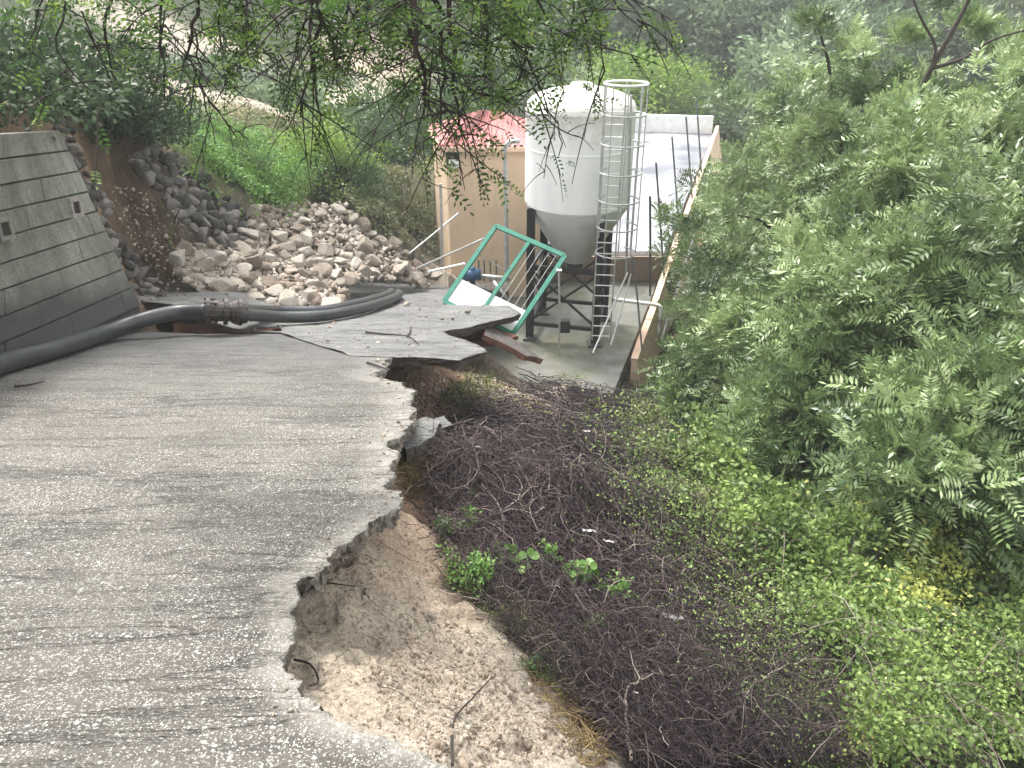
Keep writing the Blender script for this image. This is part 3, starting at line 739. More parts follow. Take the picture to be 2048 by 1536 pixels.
# rubble heap ---------------------------------------------------------
HEAP = [(350,500),(400,480),(470,500),(500,455),(505,415),(600,398),(690,408),(720,455),(790,495),(830,525),(872,548),(850,566),(760,560),(690,572),(690,608),(560,612),(430,604),(370,560)]
pts = px_scatter(HEAP, 2600, 5); pos = GM(pts); sz = rng.uniform(.04, .13, len(pos))
tag(rock_mass('rubble', pos + np.array([0, 0, .02]), sz, ROCKS_S, M['rubble']), 'small broken stones filling the gaps of the landslip heap', 'rubble', kind='stuff')
LS = [(215,370),(262,360),(330,400),(395,480),(430,520),(370,570),(345,600),(300,545),(255,470),(230,430)]
pts = px_scatter(LS, 700, 6); pos = GM(pts); sz = rng.gamma(1.6, .010, len(pos))
tag(rock_mass('loose_stones', pos, sz, ROCKS_S, M['clod']), 'loose stones on the orange landslip face', 'stones', kind='stuff')
big = [(440,572,34,'large flat-topped brown boulder in the heap behind the pipe coupling'),(540,560,26,'angular brown boulder right of the large flat-topped one'),(575,592,27,'squat brown boulder resting behind the twin pipes'),
       (655,600,26,'pale rounded boulder at the toe of the heap nearest the pipe bend'),(618,585,24,'tan boulder between the squat one and the pale rounded one'),(700,560,20,'grey boulder at the right toe of the heap'),
       (500,520,24,'dark split boulder high behind the pipe'),(680,420,20,'pale boulder at the top corner of the heap under the bush'),(560,470,20,'grey boulder in the middle of the heap'),(640,420,16,'small pale boulder on the crest of the heap'),
       (395,510,22,'reddish brown boulder at the left end of the heap'),(745,520,22,'long pale rock slab on the right side of the heap'),(810,530,16,'pale rock at the right tail of the heap')]
rock_me = []
for V, Fc in ROCKS:
    me_o = None
def rock_obj(i, pos, size, seed):
    V, Fc = ROCKS[i % len(ROCKS)]
    if i % len(ROCKS) not in rock_cache:
        me = bpy.data.meshes.new('boulder'); me.from_pydata([tuple(v) for v in V], [], [tuple(map(int, f)) for f in Fc]); me.materials.append(M['rock'])
        rock_cache[i % len(ROCKS)] = me
    o = bpy.data.objects.new('boulder', rock_cache[i % len(ROCKS)]); COL.objects.link(o)
    r = random.Random(seed); o.location = tuple(pos); o.rotation_euler = (r.uniform(-.5, .5), r.uniform(-.5, .5), r.uniform(0, 6.28)); o.scale = (size,) * 3; return o
rock_cache = {}
bigp = []
for i, (px, py, s, lab) in enumerate(big):
    g = G(px, py + s * .4); size = g[1] * s / F * 1.15; o = rock_obj(i, g + np.array([0, 0, size * .35]), size, i); tag(o, lab, 'boulder', 'boulders fallen from the bank'); bigp.append((px, py))
bigp = np.array(bigp)
pts = poisson(HEAP, 17, 21, 14000); k = 0
pts = pts[np.argsort(pts[:, 1])]
for i, p in enumerate(pts):
    if ((bigp - p) ** 2).sum(1).min() < 20 ** 2 or k > 255: continue
    g = G(*p); s = random.choice([10, 12, 14, 17, 22]) + (p[1] - 400) * .03; size = g[1] * s / F
    o = rock_obj(i + 5, g + np.array([0, 0, size * .3]), size, i + 40); k += 1
    lab = 'pale broken rock lying in the middle of the rubble heap' if p[1] < 520 else 'brownish broken rock in the lower part of the rubble heap behind the pipes'
    if p[0] > 700: lab = 'pale broken rock on the thin right tail of the rubble heap'
    if p[1] < 440: lab = 'pale broken rock along the crest of the rubble heap under the bushes'
    tag(o, lab, 'rock', 'rocks fallen from the bank')
# stones lying on the road
for i, (px, py, s, lab) in enumerate([(815,612,8,'small upright pale stone on the road beside the pipe bend'),(885,640,6,'flat dark stone on the far slab'),(905,640,6,'flat stone near the notch of the far slab'),(935,628,7,'little pointed grey stone near the slab tip'),
        (655,685,7,'flat dark stone on the road in front of the twin pipes'),(640,575,8,'brown stone rolled onto the road behind the pipe'),(832,578,6,'pale stone at the foot of the heap tail'),(668,648,5,'tiny pale stone before the twin pipes'),(762,760,4,'small pale stone at the hollow edge of the road')]):
    g = R(px, py); size = g[1] * s / F; o = rock_obj(i + 3, g + np.array([0, 0, size * .3 + .02]), size, 300 + i); tag(o, lab, 'stone', 'stones scattered on the road')
# clods and pebbles on the washed-out bank
BANK = [(600,1180),(650,1160),(720,1090),(800,1030),(840,1000),(850,1080),(880,1180),(950,1260),(1040,1340),(1130,1440),(1200,1536),(900,1536),(800,1490),(700,1450),(620,1400),(585,1330),(590,1230)]
BANKL = [(760,1260),(870,1230),(960,1280),(1060,1380),(1180,1536),(880,1536),(800,1470),(740,1380)]
p1 = px_scatter(BANK, 2600, 8) + px_scatter(BANKL, 3000, 9)
pos = GM(p1); sz = rng.gamma(1.6, .004, len(pos)) + .003
sz[2600:] *= 1.25; sz[rng.integers(0, len(sz), 120)] *= 1.8; pos[:, 2] -= sz * .3
tag(rock_mass('dirt_clods', pos, sz, ROCKS_S, M['clod']), 'beige clods and pebbles covering the washed out bank', 'clods', kind='stuff')
p1 = px_scatter(BANKL, 420, 15); pos = GM(p1); sz = rng.uniform(.012, .032, len(pos)); pos[:, 2] -= sz * .35
tag(rock_mass('dirt_lumps', pos, sz, ROCKS_L, M['clod']), 'larger half buried lumps of beige earth low on the bank', 'lumps', kind='stuff')
HOLL = [(800,740),(900,725),(985,715),(1050,730),(1110,750),(1000,800),(900,825),(830,830),(810,790)]
p1 = px_scatter(HOLL, 500, 10) + px_scatter([(960,730),(1100,745),(1040,790),(930,800)], 700, 14)
pos = GM(p1); sz = rng.uniform(.015, .06, len(pos))
tag(rock_mass('hollow_stones', pos, sz, ROCKS_S, M['clod']), 'pinkish stones in the hollow below the slab edge', 'stones', kind='stuff')

# ------------------------------------------------------------------ black pipes
def smooth_path(pts, n=60):
    pts = np.array(pts, float); t = np.linspace(0, len(pts) - 1, n); out = []
    for tt in t:
        i = int(min(tt, len(pts) - 1 - 1e-6)); f = tt - i
        p0 = pts[max(i - 1, 0)]; p1 = pts[i]; p2 = pts[min(i + 1, len(pts) - 1)]; p3 = pts[min(i + 2, len(pts) - 1)]
        out.append(.5 * ((2 * p1) + (-p0 + p2) * f + (2 * p0 - 5 * p1 + 4 * p2 - p3) * f * f + (-p0 + 3 * p1 - 3 * p2 + p3) * f ** 3))
    return np.array(out)
def RP(px, py, up): p = R(px, py); t = (1 - up / 1.6); return p * t     # point on the view ray lifted over the road
pipe = empty('drain_pipe', R(450, 640), 'long black plastic pipe crossing the road from the concrete wall', 'pipe')
pa = smooth_path([RP(-160,790,.13), RP(0,728,.13), RP(110,698,.13), RP(220,662,.16), RP(300,636,.30), RP(360,624,.36), RP(415,622,.38)], 50)
MB().tube(pa, .112, 16).build('pipe_section', M['hose'], pipe, True)
pb = smooth_path([RP(480,628,.33), RP(560,634,.16), RP(640,632,.13), RP(710,620,.13), RP(765,605,.13), RP(795,592,.13), RP(797,586,.13)], 50)
MB().tube(pb, .094, 16).build('pipe_section', M['hose'], pipe, True)
pc = smooth_path([RP(480,620,.36), RP(560,622,.18), RP(640,622,.13), RP(700,611,.13), RP(750,598,.13), RP(778,588,.13), RP(782,583,.13)], 50)
MB().tube(pc, .094, 16).build('pipe_section', M['hose'], pipe, True)
ca, cb = pa[-1], (pb[0] + pc[0]) / 2
dirc = unit(cb - ca)
mb = MB(); mb.tube([ca - dirc * .05, ca + dirc * .06, ca + dirc * .3, cb - dirc * .05, cb + dirc * .1], [.15, .15, .14, .19, .16], 16)
for t in (.0, .25, .55, .8, 1.0):
    p = lerp(ca, cb, t); mb.tube([p - dirc * .025, p + dirc * .025], .2 if t in (0, .55, 1.0) else .17, 16)
for k in range(6):
    a = k * math.pi / 3; sidev = unit(np.cross(dirc, [0, 0, 1])); upv = np.cross(sidev, dirc)
    p = lerp(ca, cb, .0) + (sidev * math.cos(a) + upv * math.sin(a)) * .18; mb.tube([p - dirc * .05, p + dirc * .12], .014, 6)
mb.build('coupling', M['coupling'], pipe)
for pp in (pb, pc):
    mb = MB(); mb.tube([pp[-1], pp[-1] + (pp[-1] - pp[-2]) * .25], [.1, .1], 16); mb.build('end_collar', M['coupling'], pipe)

# ------------------------------------------------------------------ yard, deck and walls round the silo
FLZ = -8.15
W0 = P(1262, 728, 16.3); W0[2] = -8.05
W1 = P(1432, 254, 42.0)
wd = unit(np.array([W1[0] - W0[0], W1[1] - W0[1], 0])); wr = np.array([wd[1], -wd[0], 0])
def along(y): t = (y - W0[1]) / (W1[1] - W0[1]); return lerp(W0, W1, t)
mb = MB(); a = along(14.9); b = along(22.2)
ys = [(a[0] - .15, 14.9), (b[0] - .15, 22.2), (-3, 22.2), (-3, 16.5), (-1.6, 14.9)]
V = [(x, y, FLZ) for x, y in ys] + [(x, y, FLZ - .4) for x, y in ys]
mb.add(V, [(0,1,2,3,4),(9,8,7,6,5)] + [(i, i + 5, (i + 1) % 5 + 5, (i + 1) % 5) for i in range(5)])
tag(mb.build('pavement', M['yard']), kind='structure')
DZ0 = -7.5
mb = MB(); a = along(22.25); b = along(42)
ys = [(a[0] - .12, 22.25), (b[0] - .12, 42), (b[0] - 8, 43.5), (-2, 22.25)]
V = [(x, y, DZ0) for x, y in ys] + [(x, y, DZ0 - 1.2) for x, y in ys]
mb.add(V, [(0,1,2,3),(7,6,5,4)] + [(i, i + 4, (i + 1) % 4 + 4, (i + 1) % 4) for i in range(4)])
tag(mb.build('pavement', M['deck']), kind='structure')
# low wall at the far end
mb = MB(); mb.bar((b[0] - .15, 42.15, DZ0 + .42), (b[0] - 8, 43.6, DZ0 + .42), .25, .9)
tag(mb.build('end_wall', M['white_paint']), 'low pale wall closing the far end of the white deck', 'wall')
# tall yard wall on the valley side
yw = empty('yard_wall', along(28) - np.array([0, 0, 3.6]), 'long peach wall on the valley side of the yard below the thin posts', 'wall')
mb = MB(); ncol = 26
A = W0.copy(); Bp = W1.copy()
tops = [lerp(A, Bp, i / ncol) for i in range(ncol + 1)]
for i, p in enumerate(tops): p[2] += .04 * math.sin(i * 1.7)
V = []
for p in tops:
    V += [p + wr * .0, p + wr * .14, p + wr * 1.15 + np.array([0, 0, -4.4]), p - wr * .0 + np.array([0, 0, -4.4])]
Fc = []
for i in range(ncol):
    a4, b4 = i * 4, i * 4 + 4
    Fc += [(a4, a4 + 1, b4 + 1, b4), (a4 + 1, a4 + 2, b4 + 2, b4 + 1), (a4 + 3, a4, b4, b4 + 3)]
Fc += [(0, 3, 2, 1), (ncol * 4, ncol * 4 + 1, ncol * 4 + 2, ncol * 4 + 3)]
mb.add(V, Fc); mb.build('wall_face', M['peach'], yw)
mb = MB()
for i in range(ncol):
    mb.bar(tops[i] + wr * .07 + np.array([0, 0, .04]), tops[i + 1] + wr * .07 + np.array([0, 0, .04]), .17, .06)
mb.build('coping', M['peach_pink'], yw)
mb = MB(); pts_ = [along(y) + wr * .40 + np.array([0, 0, -.75]) for y in (19, 22, 26, 30, 34)]
mb.tube(pts_, .04, 8); mb.build('water_pipe', M['white_paint'], yw, True)
mb = MB(); e0 = along(18.6) + np.array([0, 0, .42]); e1 = e0 - wr * .95 + np.array([0, 0, .02])
mb.tube(smooth_path([e1, lerp(e1, e0, .6), e0 + wr * .12, e0 + wr * .3 + np.array([0, 0, -.03]), e0 + wr * .36 + np.array([0, 0, -.18]), e0 + wr * .36 + np.array([0, 0, -.8])], 24), .05, 10)
tag(mb.build('overflow_pipe', M['white_paint'], smooth=True), 'bent pale pipe crossing the top of the peach wall', 'pipe')
# little red wall and dark beam behind the silo
mb = MB(); c = P(1250, 560, 21.6)
mb.box((1.6, 21.9, -7.75), (5.6, .18, .75)); tag(mb.build('low_wall', M['brick_red']), 'low reddish wall behind the silo legs', 'wall')
mb = MB(); mb.box((3.2, 22.1, -7.42), (2.6, .35, .12)); tag(mb.build('concrete_ledge', M['broken_dark']), 'dark ledge at the near edge of the white deck', 'ledge')

# pump house ------------------------------------------------------------
HB = P(965, 540, 21.5); HBZ = -8.15
hl, hr_ = P(893, 300, 20.6), P(1075, 300, 20.6)
ez = P(960, 294, 20.6)[2]
house = empty('pump_house', (hl[0] + 1.2, 21.8, HBZ), 'small peach building with red tiled roof left of the silo', 'building')
x0, x1 = hl[0], hl[0] + 2.55; y0, y1 = 20.6, 23.3; xl = P(864, 292, 22.9)[0]
mb = MB()
V = [(x0, y0, HBZ), (x1, y0, HBZ), (x1 + .1, y1, HBZ), (xl, y1, HBZ), (x0 - .02, y0, ez), (x1, y0, ez), (x1 + .1, y1, ez), (xl, y1, ez)]
V2 = [(x0, y0, lerp(HBZ, ez, .5)), ]
mb.add(V, [(0,1,5,4),(1,2,6,5),(2,3,7,6),(3,0,4,7)])
mb.build('wall', M['peach'], house)
mb = MB(); ov = .13
rb = [(x0 - ov, y0 - ov), (x1 + ov, y0 - ov), (x1 + ov, y1 + ov), (xl - ov, y1 + ov)]
ap = P(962, 222, 21.9); ap2 = P(1000, 224, 22.2)
nr = 14; V = []; Fc = []
def quadstrip(A, B, C, D, n=18, m=10):
    """eave A-B to ridge D-C with tile rolls"""
    base = len(mb.V); VV = []
    nn = unit(np.cross(B - A, D - A)); nn = nn if nn[2] > 0 else -nn
    for j in range(m + 1):
        for i in range(n * 4 + 1):
            s = i / (n * 4); t = j / m; p = lerp(lerp(A, B, s), lerp(D, C, s), t); VV.append(p + nn * (.035 * math.sin(s * n * 2 * math.pi) - .012 * (j % 2)))
    w = n * 4 + 1
    mb.add(VV, [(j * w + i, j * w + i + 1, (j + 1) * w + i + 1, (j + 1) * w + i) for j in range(m) for i in range(n * 4)])
e = [np.array([a, b_, ez + .06]) for a, b_ in rb]
quadstrip(e[0], e[1], ap2, ap); quadstrip(e[1], e[2], ap2, ap2); quadstrip(e[2], e[3], ap, ap2); quadstrip(e[3], e[0], ap, ap)
mb.build('roof', M['roof'], house, True)
mb = MB()
for i in range(4): mb.bar(e[i] - np.array([0, 0, .09]), e[(i + 1) % 4] - np.array([0, 0, .09]), .10, .12)
mb.build('eave', M['peach_pink'], house)
wpos = P(906, 317, 20.6)
mb = MB(); mb.box((wpos[0], 20.585, wpos[2]), (.34, .05, .34)); wf = mb.build('window', M['dark'], house)
mb = MB(); mb.box((wpos[0], 20.552, wpos[2] - .20), (.40, .05, .05)); mb.box((wpos[0] + .02, 20.552, wpos[2] - .08), (.26, .015, .13)); mb.build('window_sill', M['white_paint'], wf)

# vertical fill pipe -------------------------------------------------
pt = [P(1014, 600, 18.6), P(1012, 420, 18.6), P(1010, 310, 18.6), P(1012, 293, 18.6), P(1020, 284, 18.6), P(1040, 282, 18.6)]
tag(MB().tube(smooth_path(pt, 30), .055, 10).build('fill_pipe', M['galv'], smooth=True), 'grey upright pipe bending towards the silo in front of the peach building', 'pipe')

# ------------------------------------------------------------------ silo
sc = P(1153, 430, 18.4); SX, SY = sc[0], 18.4
silo = empty('silo', (SX, SY, FLZ), 'white round silo on black steel legs with caged ladder', 'silo')
zs = P(1152, 432, 17.2)[2]; zt = P(1152, 232, 17.5)[2]; za = P(1152, 170, 18.4)[2]; zc = P(1170, 524, 18.2)[2]
Rr = 1.25
prof = [(Rr - .03, zs - .02), (Rr, zs + .03)]
hh = zt - zs
for k in range(1):
    za0 = zs + hh * .62
    prof += [(Rr, za0 - .03), (Rr + .006, za0 - .02), (Rr + .006, za0 + .02), (Rr, za0 + .03)]
prof += [(Rr, zt + .0), (Rr + .01, zt + .031)]
c0 = (SX, SY, 0)
MB().lathe(c0, prof, 64).build('tank', M['silo'], silo, True)
dome = [(Rr + .01, zt + .031)] + [(Rr * math.cos(a), zt + .031 + (za - zt - .05) * math.sin(a) ** .9) for a in np.linspace(.12, 1.38, 10)] + [(.0, za - .03)]
dm = MB().lathe(c0, dome, 64).build('dome', M['silo'], silo, True)
MB().lathe((SX, SY, za - .08), [(.0, .16), (.22, .14), (.26, .10), (.26, -.02)], 24).build('lid', M['silo'], dm, True)
MB().lathe(c0, [(Rr - .035, zs + .02), (Rr - .05, zs - .08), (Rr - .20, zs - .34), (.46, zc + .16), (.34, zc + .04), (.27, zc - .04), (.01, zc - .05)], 64).build('hopper', M['cone'], silo, True)
MB().lathe((SX, SY, zc - .05), [(.2, 0), (.2, -.18), (.26, -.2), (.26, -.26), (.01, -.26)], 20).build('outlet', M['black_steel'], silo, True)
LC = np.array([SX - .13, SY, 0])
legs = [LC + np.array(v) for v in [(-.98, -.62, 0), (.62, -1.02, 0), (1.0, .6, 0), (-.6, 1.0, 0)]]
for i, p in enumerate(legs):
    mb = MB(); w = .17; zt_ = zs + .02
    mb.box((p[0], p[1], (FLZ + zt_) / 2), (w, .03, zt_ - FLZ)); mb.box((p[0] - w / 2, p[1], (FLZ + zt_) / 2), (.03, w, zt_ - FLZ)); mb.box((p[0] + w / 2, p[1], (FLZ + zt_) / 2), (.03, w, zt_ - FLZ))
    lg = mb.build('leg', M['black_steel'], silo)
    MB().box((p[0], p[1], FLZ + .03), (.34, .34, .06)).build('foot_plate', M['darkrod'], lg)
z1, z2 = P(1100, 528, 18)[2], FLZ + .42
for i in range(4):
    a, b_ = legs[i], legs[(i + 1) % 4]
    up = lambda p, z: np.array([p[0], p[1], z])
    MB().bar(up(a, z1), up(b_, z1), .09, .12).build('cross_beam', M['black_steel'], silo)
    MB().bar(up(a, z2), up(b_, z2), .07, .10).build('cross_beam', M['black_steel'], silo)
    mb = MB(); mb.bar(up(a, z1 - .05), up(b_, z2 + .05), .05); mb.bar(up(a, z2 + .06), up(b_, z1 - .06), .05); mb.build('brace', M['black_steel'], silo)
mid = (legs[0] + legs[1]) / 2; MB().box((mid[0] + .05, mid[1] - .02, z2 + .02), (.26, .20, .30)).build('motor_box', M['black_steel'], silo)
# ladder with cage
Lp0 = P(1188, 655, 16.95); ladX = [P(1186, 640, 16.9)[0], P(1222, 640, 16.9)[0]]
lad = MB(); zl0, zl1 = FLZ + .35, P(1220, 163, 16.9)[2]
la = np.array([ladX[0], 16.92, 0]); lb = np.array([ladX[1], 16.86, 0])
for p in (la, lb): lad.bar(p + np.array([0, 0, zl0]), p + np.array([0, 0, zl1]), .03)
ladder = lad.build('ladder', M['galv'], silo)
nrung = 22
for k in range(nrung):
    z = zl0 + .12 + k * (zl1 - zl0 - .2) / nrung
    MB().tube([la + np.array([-.02, 0, z]), lb + np.array([.02, 0, z])], .014, 6).build('rung', M['white_paint'] , ladder)
cc = (la + lb) / 2 + np.array([.17, -.30, 0]); cr = .44
def cage_pt(a, z): return np.array([cc[0] + cr * math.cos(a), cc[1] + cr * math.sin(a), z])
mb = MB(); zcb = P(1220, 500, 16.9)[2]
for a in np.linspace(math.radians(-215), math.radians(35), 7): mb.bar(cage_pt(a, zcb + (.0 if a > -3 else .3)), cage_pt(a, zl1 + .02), .022)
mb.build('cage_bars', M['galv'], ladder)
for k in range(7):
    z = lerp(zcb + .05, zl1, k / 6)
    ring = [cage_pt(a, z) for a in np.linspace(0, 2 * math.pi, 25)] if k == 6 else [cage_pt(a, z) for a in np.linspace(math.radians(-235), math.radians(55), 22)]
    MB().tube(ring, .018 if k < 6 else .026, 6, False).build('cage_hoop', M['white_paint'] if k == 6 else M['galv'], ladder)
for o in silo.children:
    if o.name.split('.')[0] in ('tank', 'dome', 'hopper'):
        md = o.modifiers.new('split', 'EDGE_SPLIT'); md.split_angle = math.radians(22)
# ------------------------------------------------------------------ green gate
gTL, gTR, gBR = P(992, 452, 16.0), P(1130, 512, 15.3), P(1026, 668, 14.3)
gBL = gTL + gBR - gTR
gate = empty('metal_gate', lerp(gBL, gBR, .5), 'green steel gate frame leaning over behind the broken slab tip', 'gate')
gn = unit(np.cross(gTR - gTL, gBL - gTL))
def gp(s, t): return lerp(lerp(gTL, gTR, s), lerp(gBL, gBR, s), t)
mb = MB()
for a, b_ in [(gp(0, 0), gp(1, 0)), (gp(1, -.005), gp(1, 1)), (gp(1, 1), gp(0, 1)), (gp(0, 1), gp(0, -.005))]: mb.bar(a, b_, .09, .07, gn)
mb.build('frame', M['green_paint'], gate)
MB().bar(gp(.5, .02), gp(.5, .98), .075, .06, gn).build('mullion', M['green_paint'], gate)
MB().bar(gp(.01, .36), gp(.49, .42), .018, .018, gn).build('rail', M['darkrod'], gate)
c = [gp(.03, .70), gp(.985, .72), gp(.985, .985), gp(.03, .985)]
MB().add([p + gn * .015 for p in c] + [p - gn * .015 for p in c], [(0,1,2,3),(7,6,5,4),(0,4,5,1),(1,5,6,2),(2,6,7,3),(3,7,4,0)]).build('sheet_panel', M['white_paint'], gate)
mb = MB()
for s in (.6, .7, .8, .9): mb.tube([gp(s, .02), gp(s + .01, .72)], .006, 5)
mb.build('wire', M['galv'], gate)

# ------------------------------------------------------------------ posts and rods
def post(px0, py0, px1, py1, d, r, mat, label, name='fence_post', group=None, d1=None, cat='post', cap=False):
    a = P(px0, py0, d); b = P(px1, py1, d1 or d); mb = MB(); mb.tube([a, lerp(a, b, .5) + np.array([.01, 0, 0]), b], r, 8)
    if cap: mb.box(a, (r * 5, r * 5, r * 1.5))
    return tag(mb.build(name, mat), label, cat, group)
gq = 'thin posts along the peach wall'
def wpost(px, pyt, pxb, pyb, lab):
    y = None
    for d in np.linspace(16, 42, 400):
        q_ = along(d); u = q_[0] * F / (q_[1] * CP - q_[2] * SP) + 1024
        if u >= pxb: y = d; break
    y = y or 41; a = along(y); x, yy, z = [float(v) for v in ray(px, pyt)]
    top = P(px, pyt, y); return tag(MB().tube([a + wr * .1, top], .028 * max(1, y / 24), 6).build('fence_post', M['darkrod']), lab, 'post', gq)
wpost(1312, 325, 1321, 485, 'nearest tall dark post on the peach wall')
wpost(1344, 273, 1353, 421, 'second dark post along the peach wall')
wpost(1372, 233, 1379, 367, 'third dark post along the peach wall')
wpost(1393, 200, 1398, 310, 'farthest thin post near the end of the peach wall')
post(1288, 250, 1290, 310, 40, .06, M['white_paint'], 'short pale post standing by the low wall at the far end of the deck', 'deck_post')
post(1300, 392, 1300, 592, 19.5, .03, M['darkrod'], 'dark rod standing at the inner corner of yard and wall', 'steel_rod', cat='rod')
post(1118, 541, 1118, 712, 14.9, .022, M['galv'], 'slim grey post with a flat cap in front of the silo legs', 'yard_post', cap=True)
post(1255, 545, 1186, 706, 16.6, .022, M['galv'], 'pale prop leaning left beside the ladder', 'leaning_pole', d1=15.4, cat='pole')
post(1262, 548, 1222, 690, 16.8, .018, M['galv'], 'thinner pale prop leaning beside the first one', 'leaning_pole', d1=15.7, cat='pole')
post(1266, 516, 1284, 700, 17.0, .022, M['darkrod'], 'dark bent rod at the foot of the peach wall', 'steel_rod', d1=15.9, cat='rod')
post(1262, 190, 1252, 545, 17.6, .03, M['galv'], 'tall grey pole just right of the silo', 'tall_pole', cat='pole')
post(881, 367, 884, 540, 19.2, .035, M['galv'], 'grey upright post at the left corner of the peach building', 'yard_post')
post(806, 370, 812, 470, 22.5, .03, M['galv'], 'thin pale stake standing among the brush', 'stake')
fg = 'bent bars of the fallen fence'
post(820, 506, 917, 426, 18.8, .022, M['galv'], 'steep fallen bar resting on the rubble tail', 'fallen_bar', fg, 19.6, 'bar')
post(833, 537, 968, 477, 18.4, .022, M['galv'], 'middle fallen bar slanting towards the green gate', 'fallen_bar', fg, 17.6, 'bar')
post(858, 543, 930, 527, 17.8, .028, M['white_paint'], 'short pale bar lying behind the slab', 'fallen_bar', fg, 17.0, 'bar')
# pump and valve block behind the slab
vb = P(945, 552, 17.5); valve = empty('pump', (vb[0], 17.5, FLZ), 'blue pump and pipework behind the green gate', 'pump')
mb = MB(); mb.tube([(vb[0] - .25, 17.5, vb[2]), (vb[0] + .2, 17.5, vb[2] + .05)], .14, 12); mb.tube([(vb[0], 17.5, vb[2] - .2), (vb[0], 17.5, vb[2] + .22)], .07, 10); mb.build('pump_body', M['blue_paint'], valve, True)
mb = MB(); mb.box((vb[0] + .2, 17.6, (vb[2] + FLZ) / 2 - .15), (1.3, .6, vb[2] - FLZ - .3)); mb.build('plinth', M['broken_dark'], valve)
mb = MB(); mb.tube([(vb[0] + .2, 17.5, vb[2]), (vb[0] + .9, 17.55, vb[2] - .08)], .05, 8)
mb.tube([(vb[0] + .5, 17.4, vb[2] - .1), (vb[0] + .85, 17.2, vb[2] - .5)], .045, 8); mb.build('pipework', M['galv'], valve, True)
for k, (px, lab) in enumerate([(957,'leftmost short rod beside the blue pump'),(968,'second short rod beside the blue pump'),(980,'third short rod beside the blue pump'),(992,'rightmost short rod beside the blue pump')]):
    post(px, 520, px, 562, 17.9, .018, M['darkrod'], lab, 'steel_rod', 'short rods by the pump', cat='rod')
# reddish stump by the wall foot
post(1352, 672, 1358, 715, 15.4, .10, M['red_soil'], 'reddish broken stump beside the peach wall', 'stump', cat='stump')

# ------------------------------------------------------------------ vegetation
def blob_points(n, c, rad, ncl, clr, seed, shell=.55):
    """points in clumps spread through an ellipsoid"""
    r = np.random.default_rng(seed); d = unit(r.normal(size=(ncl, 3))); rr = (shell + (1 - shell) * r.random(ncl)) ** (1)
    d[:, 2] = np.where(d[:, 2] < -.5, -d[:, 2], d[:, 2])
    cl = d * rr[:, None] * np.array(rad) * (1 + .22 * r.normal(size=(ncl, 1)))
    k = r.integers(0, ncl, n); off = unit(r.normal(size=(n, 3))) * (r.random((n, 1)) ** .45) * clr * (.6 + .8 * r.random(ncl))[k][:, None]
    off[:, 2] *= .65
    cv = r.random(ncl)
    return cl[k] + off + np.array(c), k, cv, cl + np.array(c), unit(off + d[k] * clr * .6)
def limbs(base, targets, r0, seed, segs=6, sag=.0):
    r = np.random.default_rng(seed); paths = []; rads = []
    base = np.array(base, float)
    for t in targets:
        p = np.array([lerp(base, t, s) for s in np.linspace(0, 1, segs)]); L = np.linalg.norm(t - base)
        p[:, 2] += np.sin(np.linspace(0, math.pi, segs)) * L * .12; p[1:-1] += r.normal(size=(segs - 2, 3)) * L * .035
        paths.append(p); rads.append(np.linspace(r0, r0 * .15, segs))
    return tubes_many(np.array(paths), np.array(rads), 5)
def woody(name, base, h, rad, leaf, nleaf, lsize, label, cat, seed, group=None, ncl=40, compound=0, clr=None, trunk=.06, shell=.5, wid=.5, crownz=.55, upb=.3, bark='bark'):
    base = np.array(base, float); root = empty(name, base, label, cat, group)
    c = base + np.array([0, 0, h * crownz]); rad = np.array([rad[0], rad[1], h * (1 - crownz)])
    pos, k, cv, cl, outd = blob_points(nleaf, c, rad, ncl, clr or rad[0] * .33, seed, shell)
    r = np.random.default_rng(seed + 1)
    dirs = unit(outd + .8 * r.normal(size=(nleaf, 3)) + np.array([0, 0, upb])); nor = unit(r.normal(size=(nleaf, 3)) * .6 + np.array([0, 0, .6]) + unit(pos - c) * 1.0)
    v = np.clip((.34 * r.random(nleaf) + .66 * cv[k] ** 1.25) if compound else (.30 * r.random(nleaf) + .62 * cv[k]), 0, 1)
    if compound:
        L = lsize * r.uniform(.7, 1.25, nleaf); V, q, m = pinnate(pos, dirs, nor, L, compound, .30, .36); vals = np.clip(np.repeat(v, m) + .14 * (r.random(nleaf * m) - .4), 0, 1)
    else:
        L = lsize * r.uniform(.6, 1.4, nleaf); V, q = leaf_quads(pos, dirs, nor, L, L * wid); vals = v
    mesh_obj('foliage', V, q, M[leaf], root, attrs=vals)
    fork = base + np.array([0, 0, h * .3]) 
    pick = cl[r.permutation(ncl)[:min(ncl, 16)]]
    V1, q1 = limbs(fork, pick, trunk * .6, seed + 2)
    mesh_obj('branches', V1, q1, M[bark], root)
    MB().tube([base - np.array([0, 0, .3]), base + np.array([h * .02, 0, h * .15]), fork], [trunk * 1.3, trunk, trunk * .7], 8).build('trunk', M[bark], root, True)
    return root
def gz(x, y): return float(H(np.array([float(x)]), np.array([float(y)]))[0])
def place(px, py_top, d, sink=0):
    """ground point under the picture column px at depth d, and the height that reaches py_top"""
    p = P(px, py_top, d); z = gz(p[0], d); return np.array([p[0], d, z]), p[2] - z
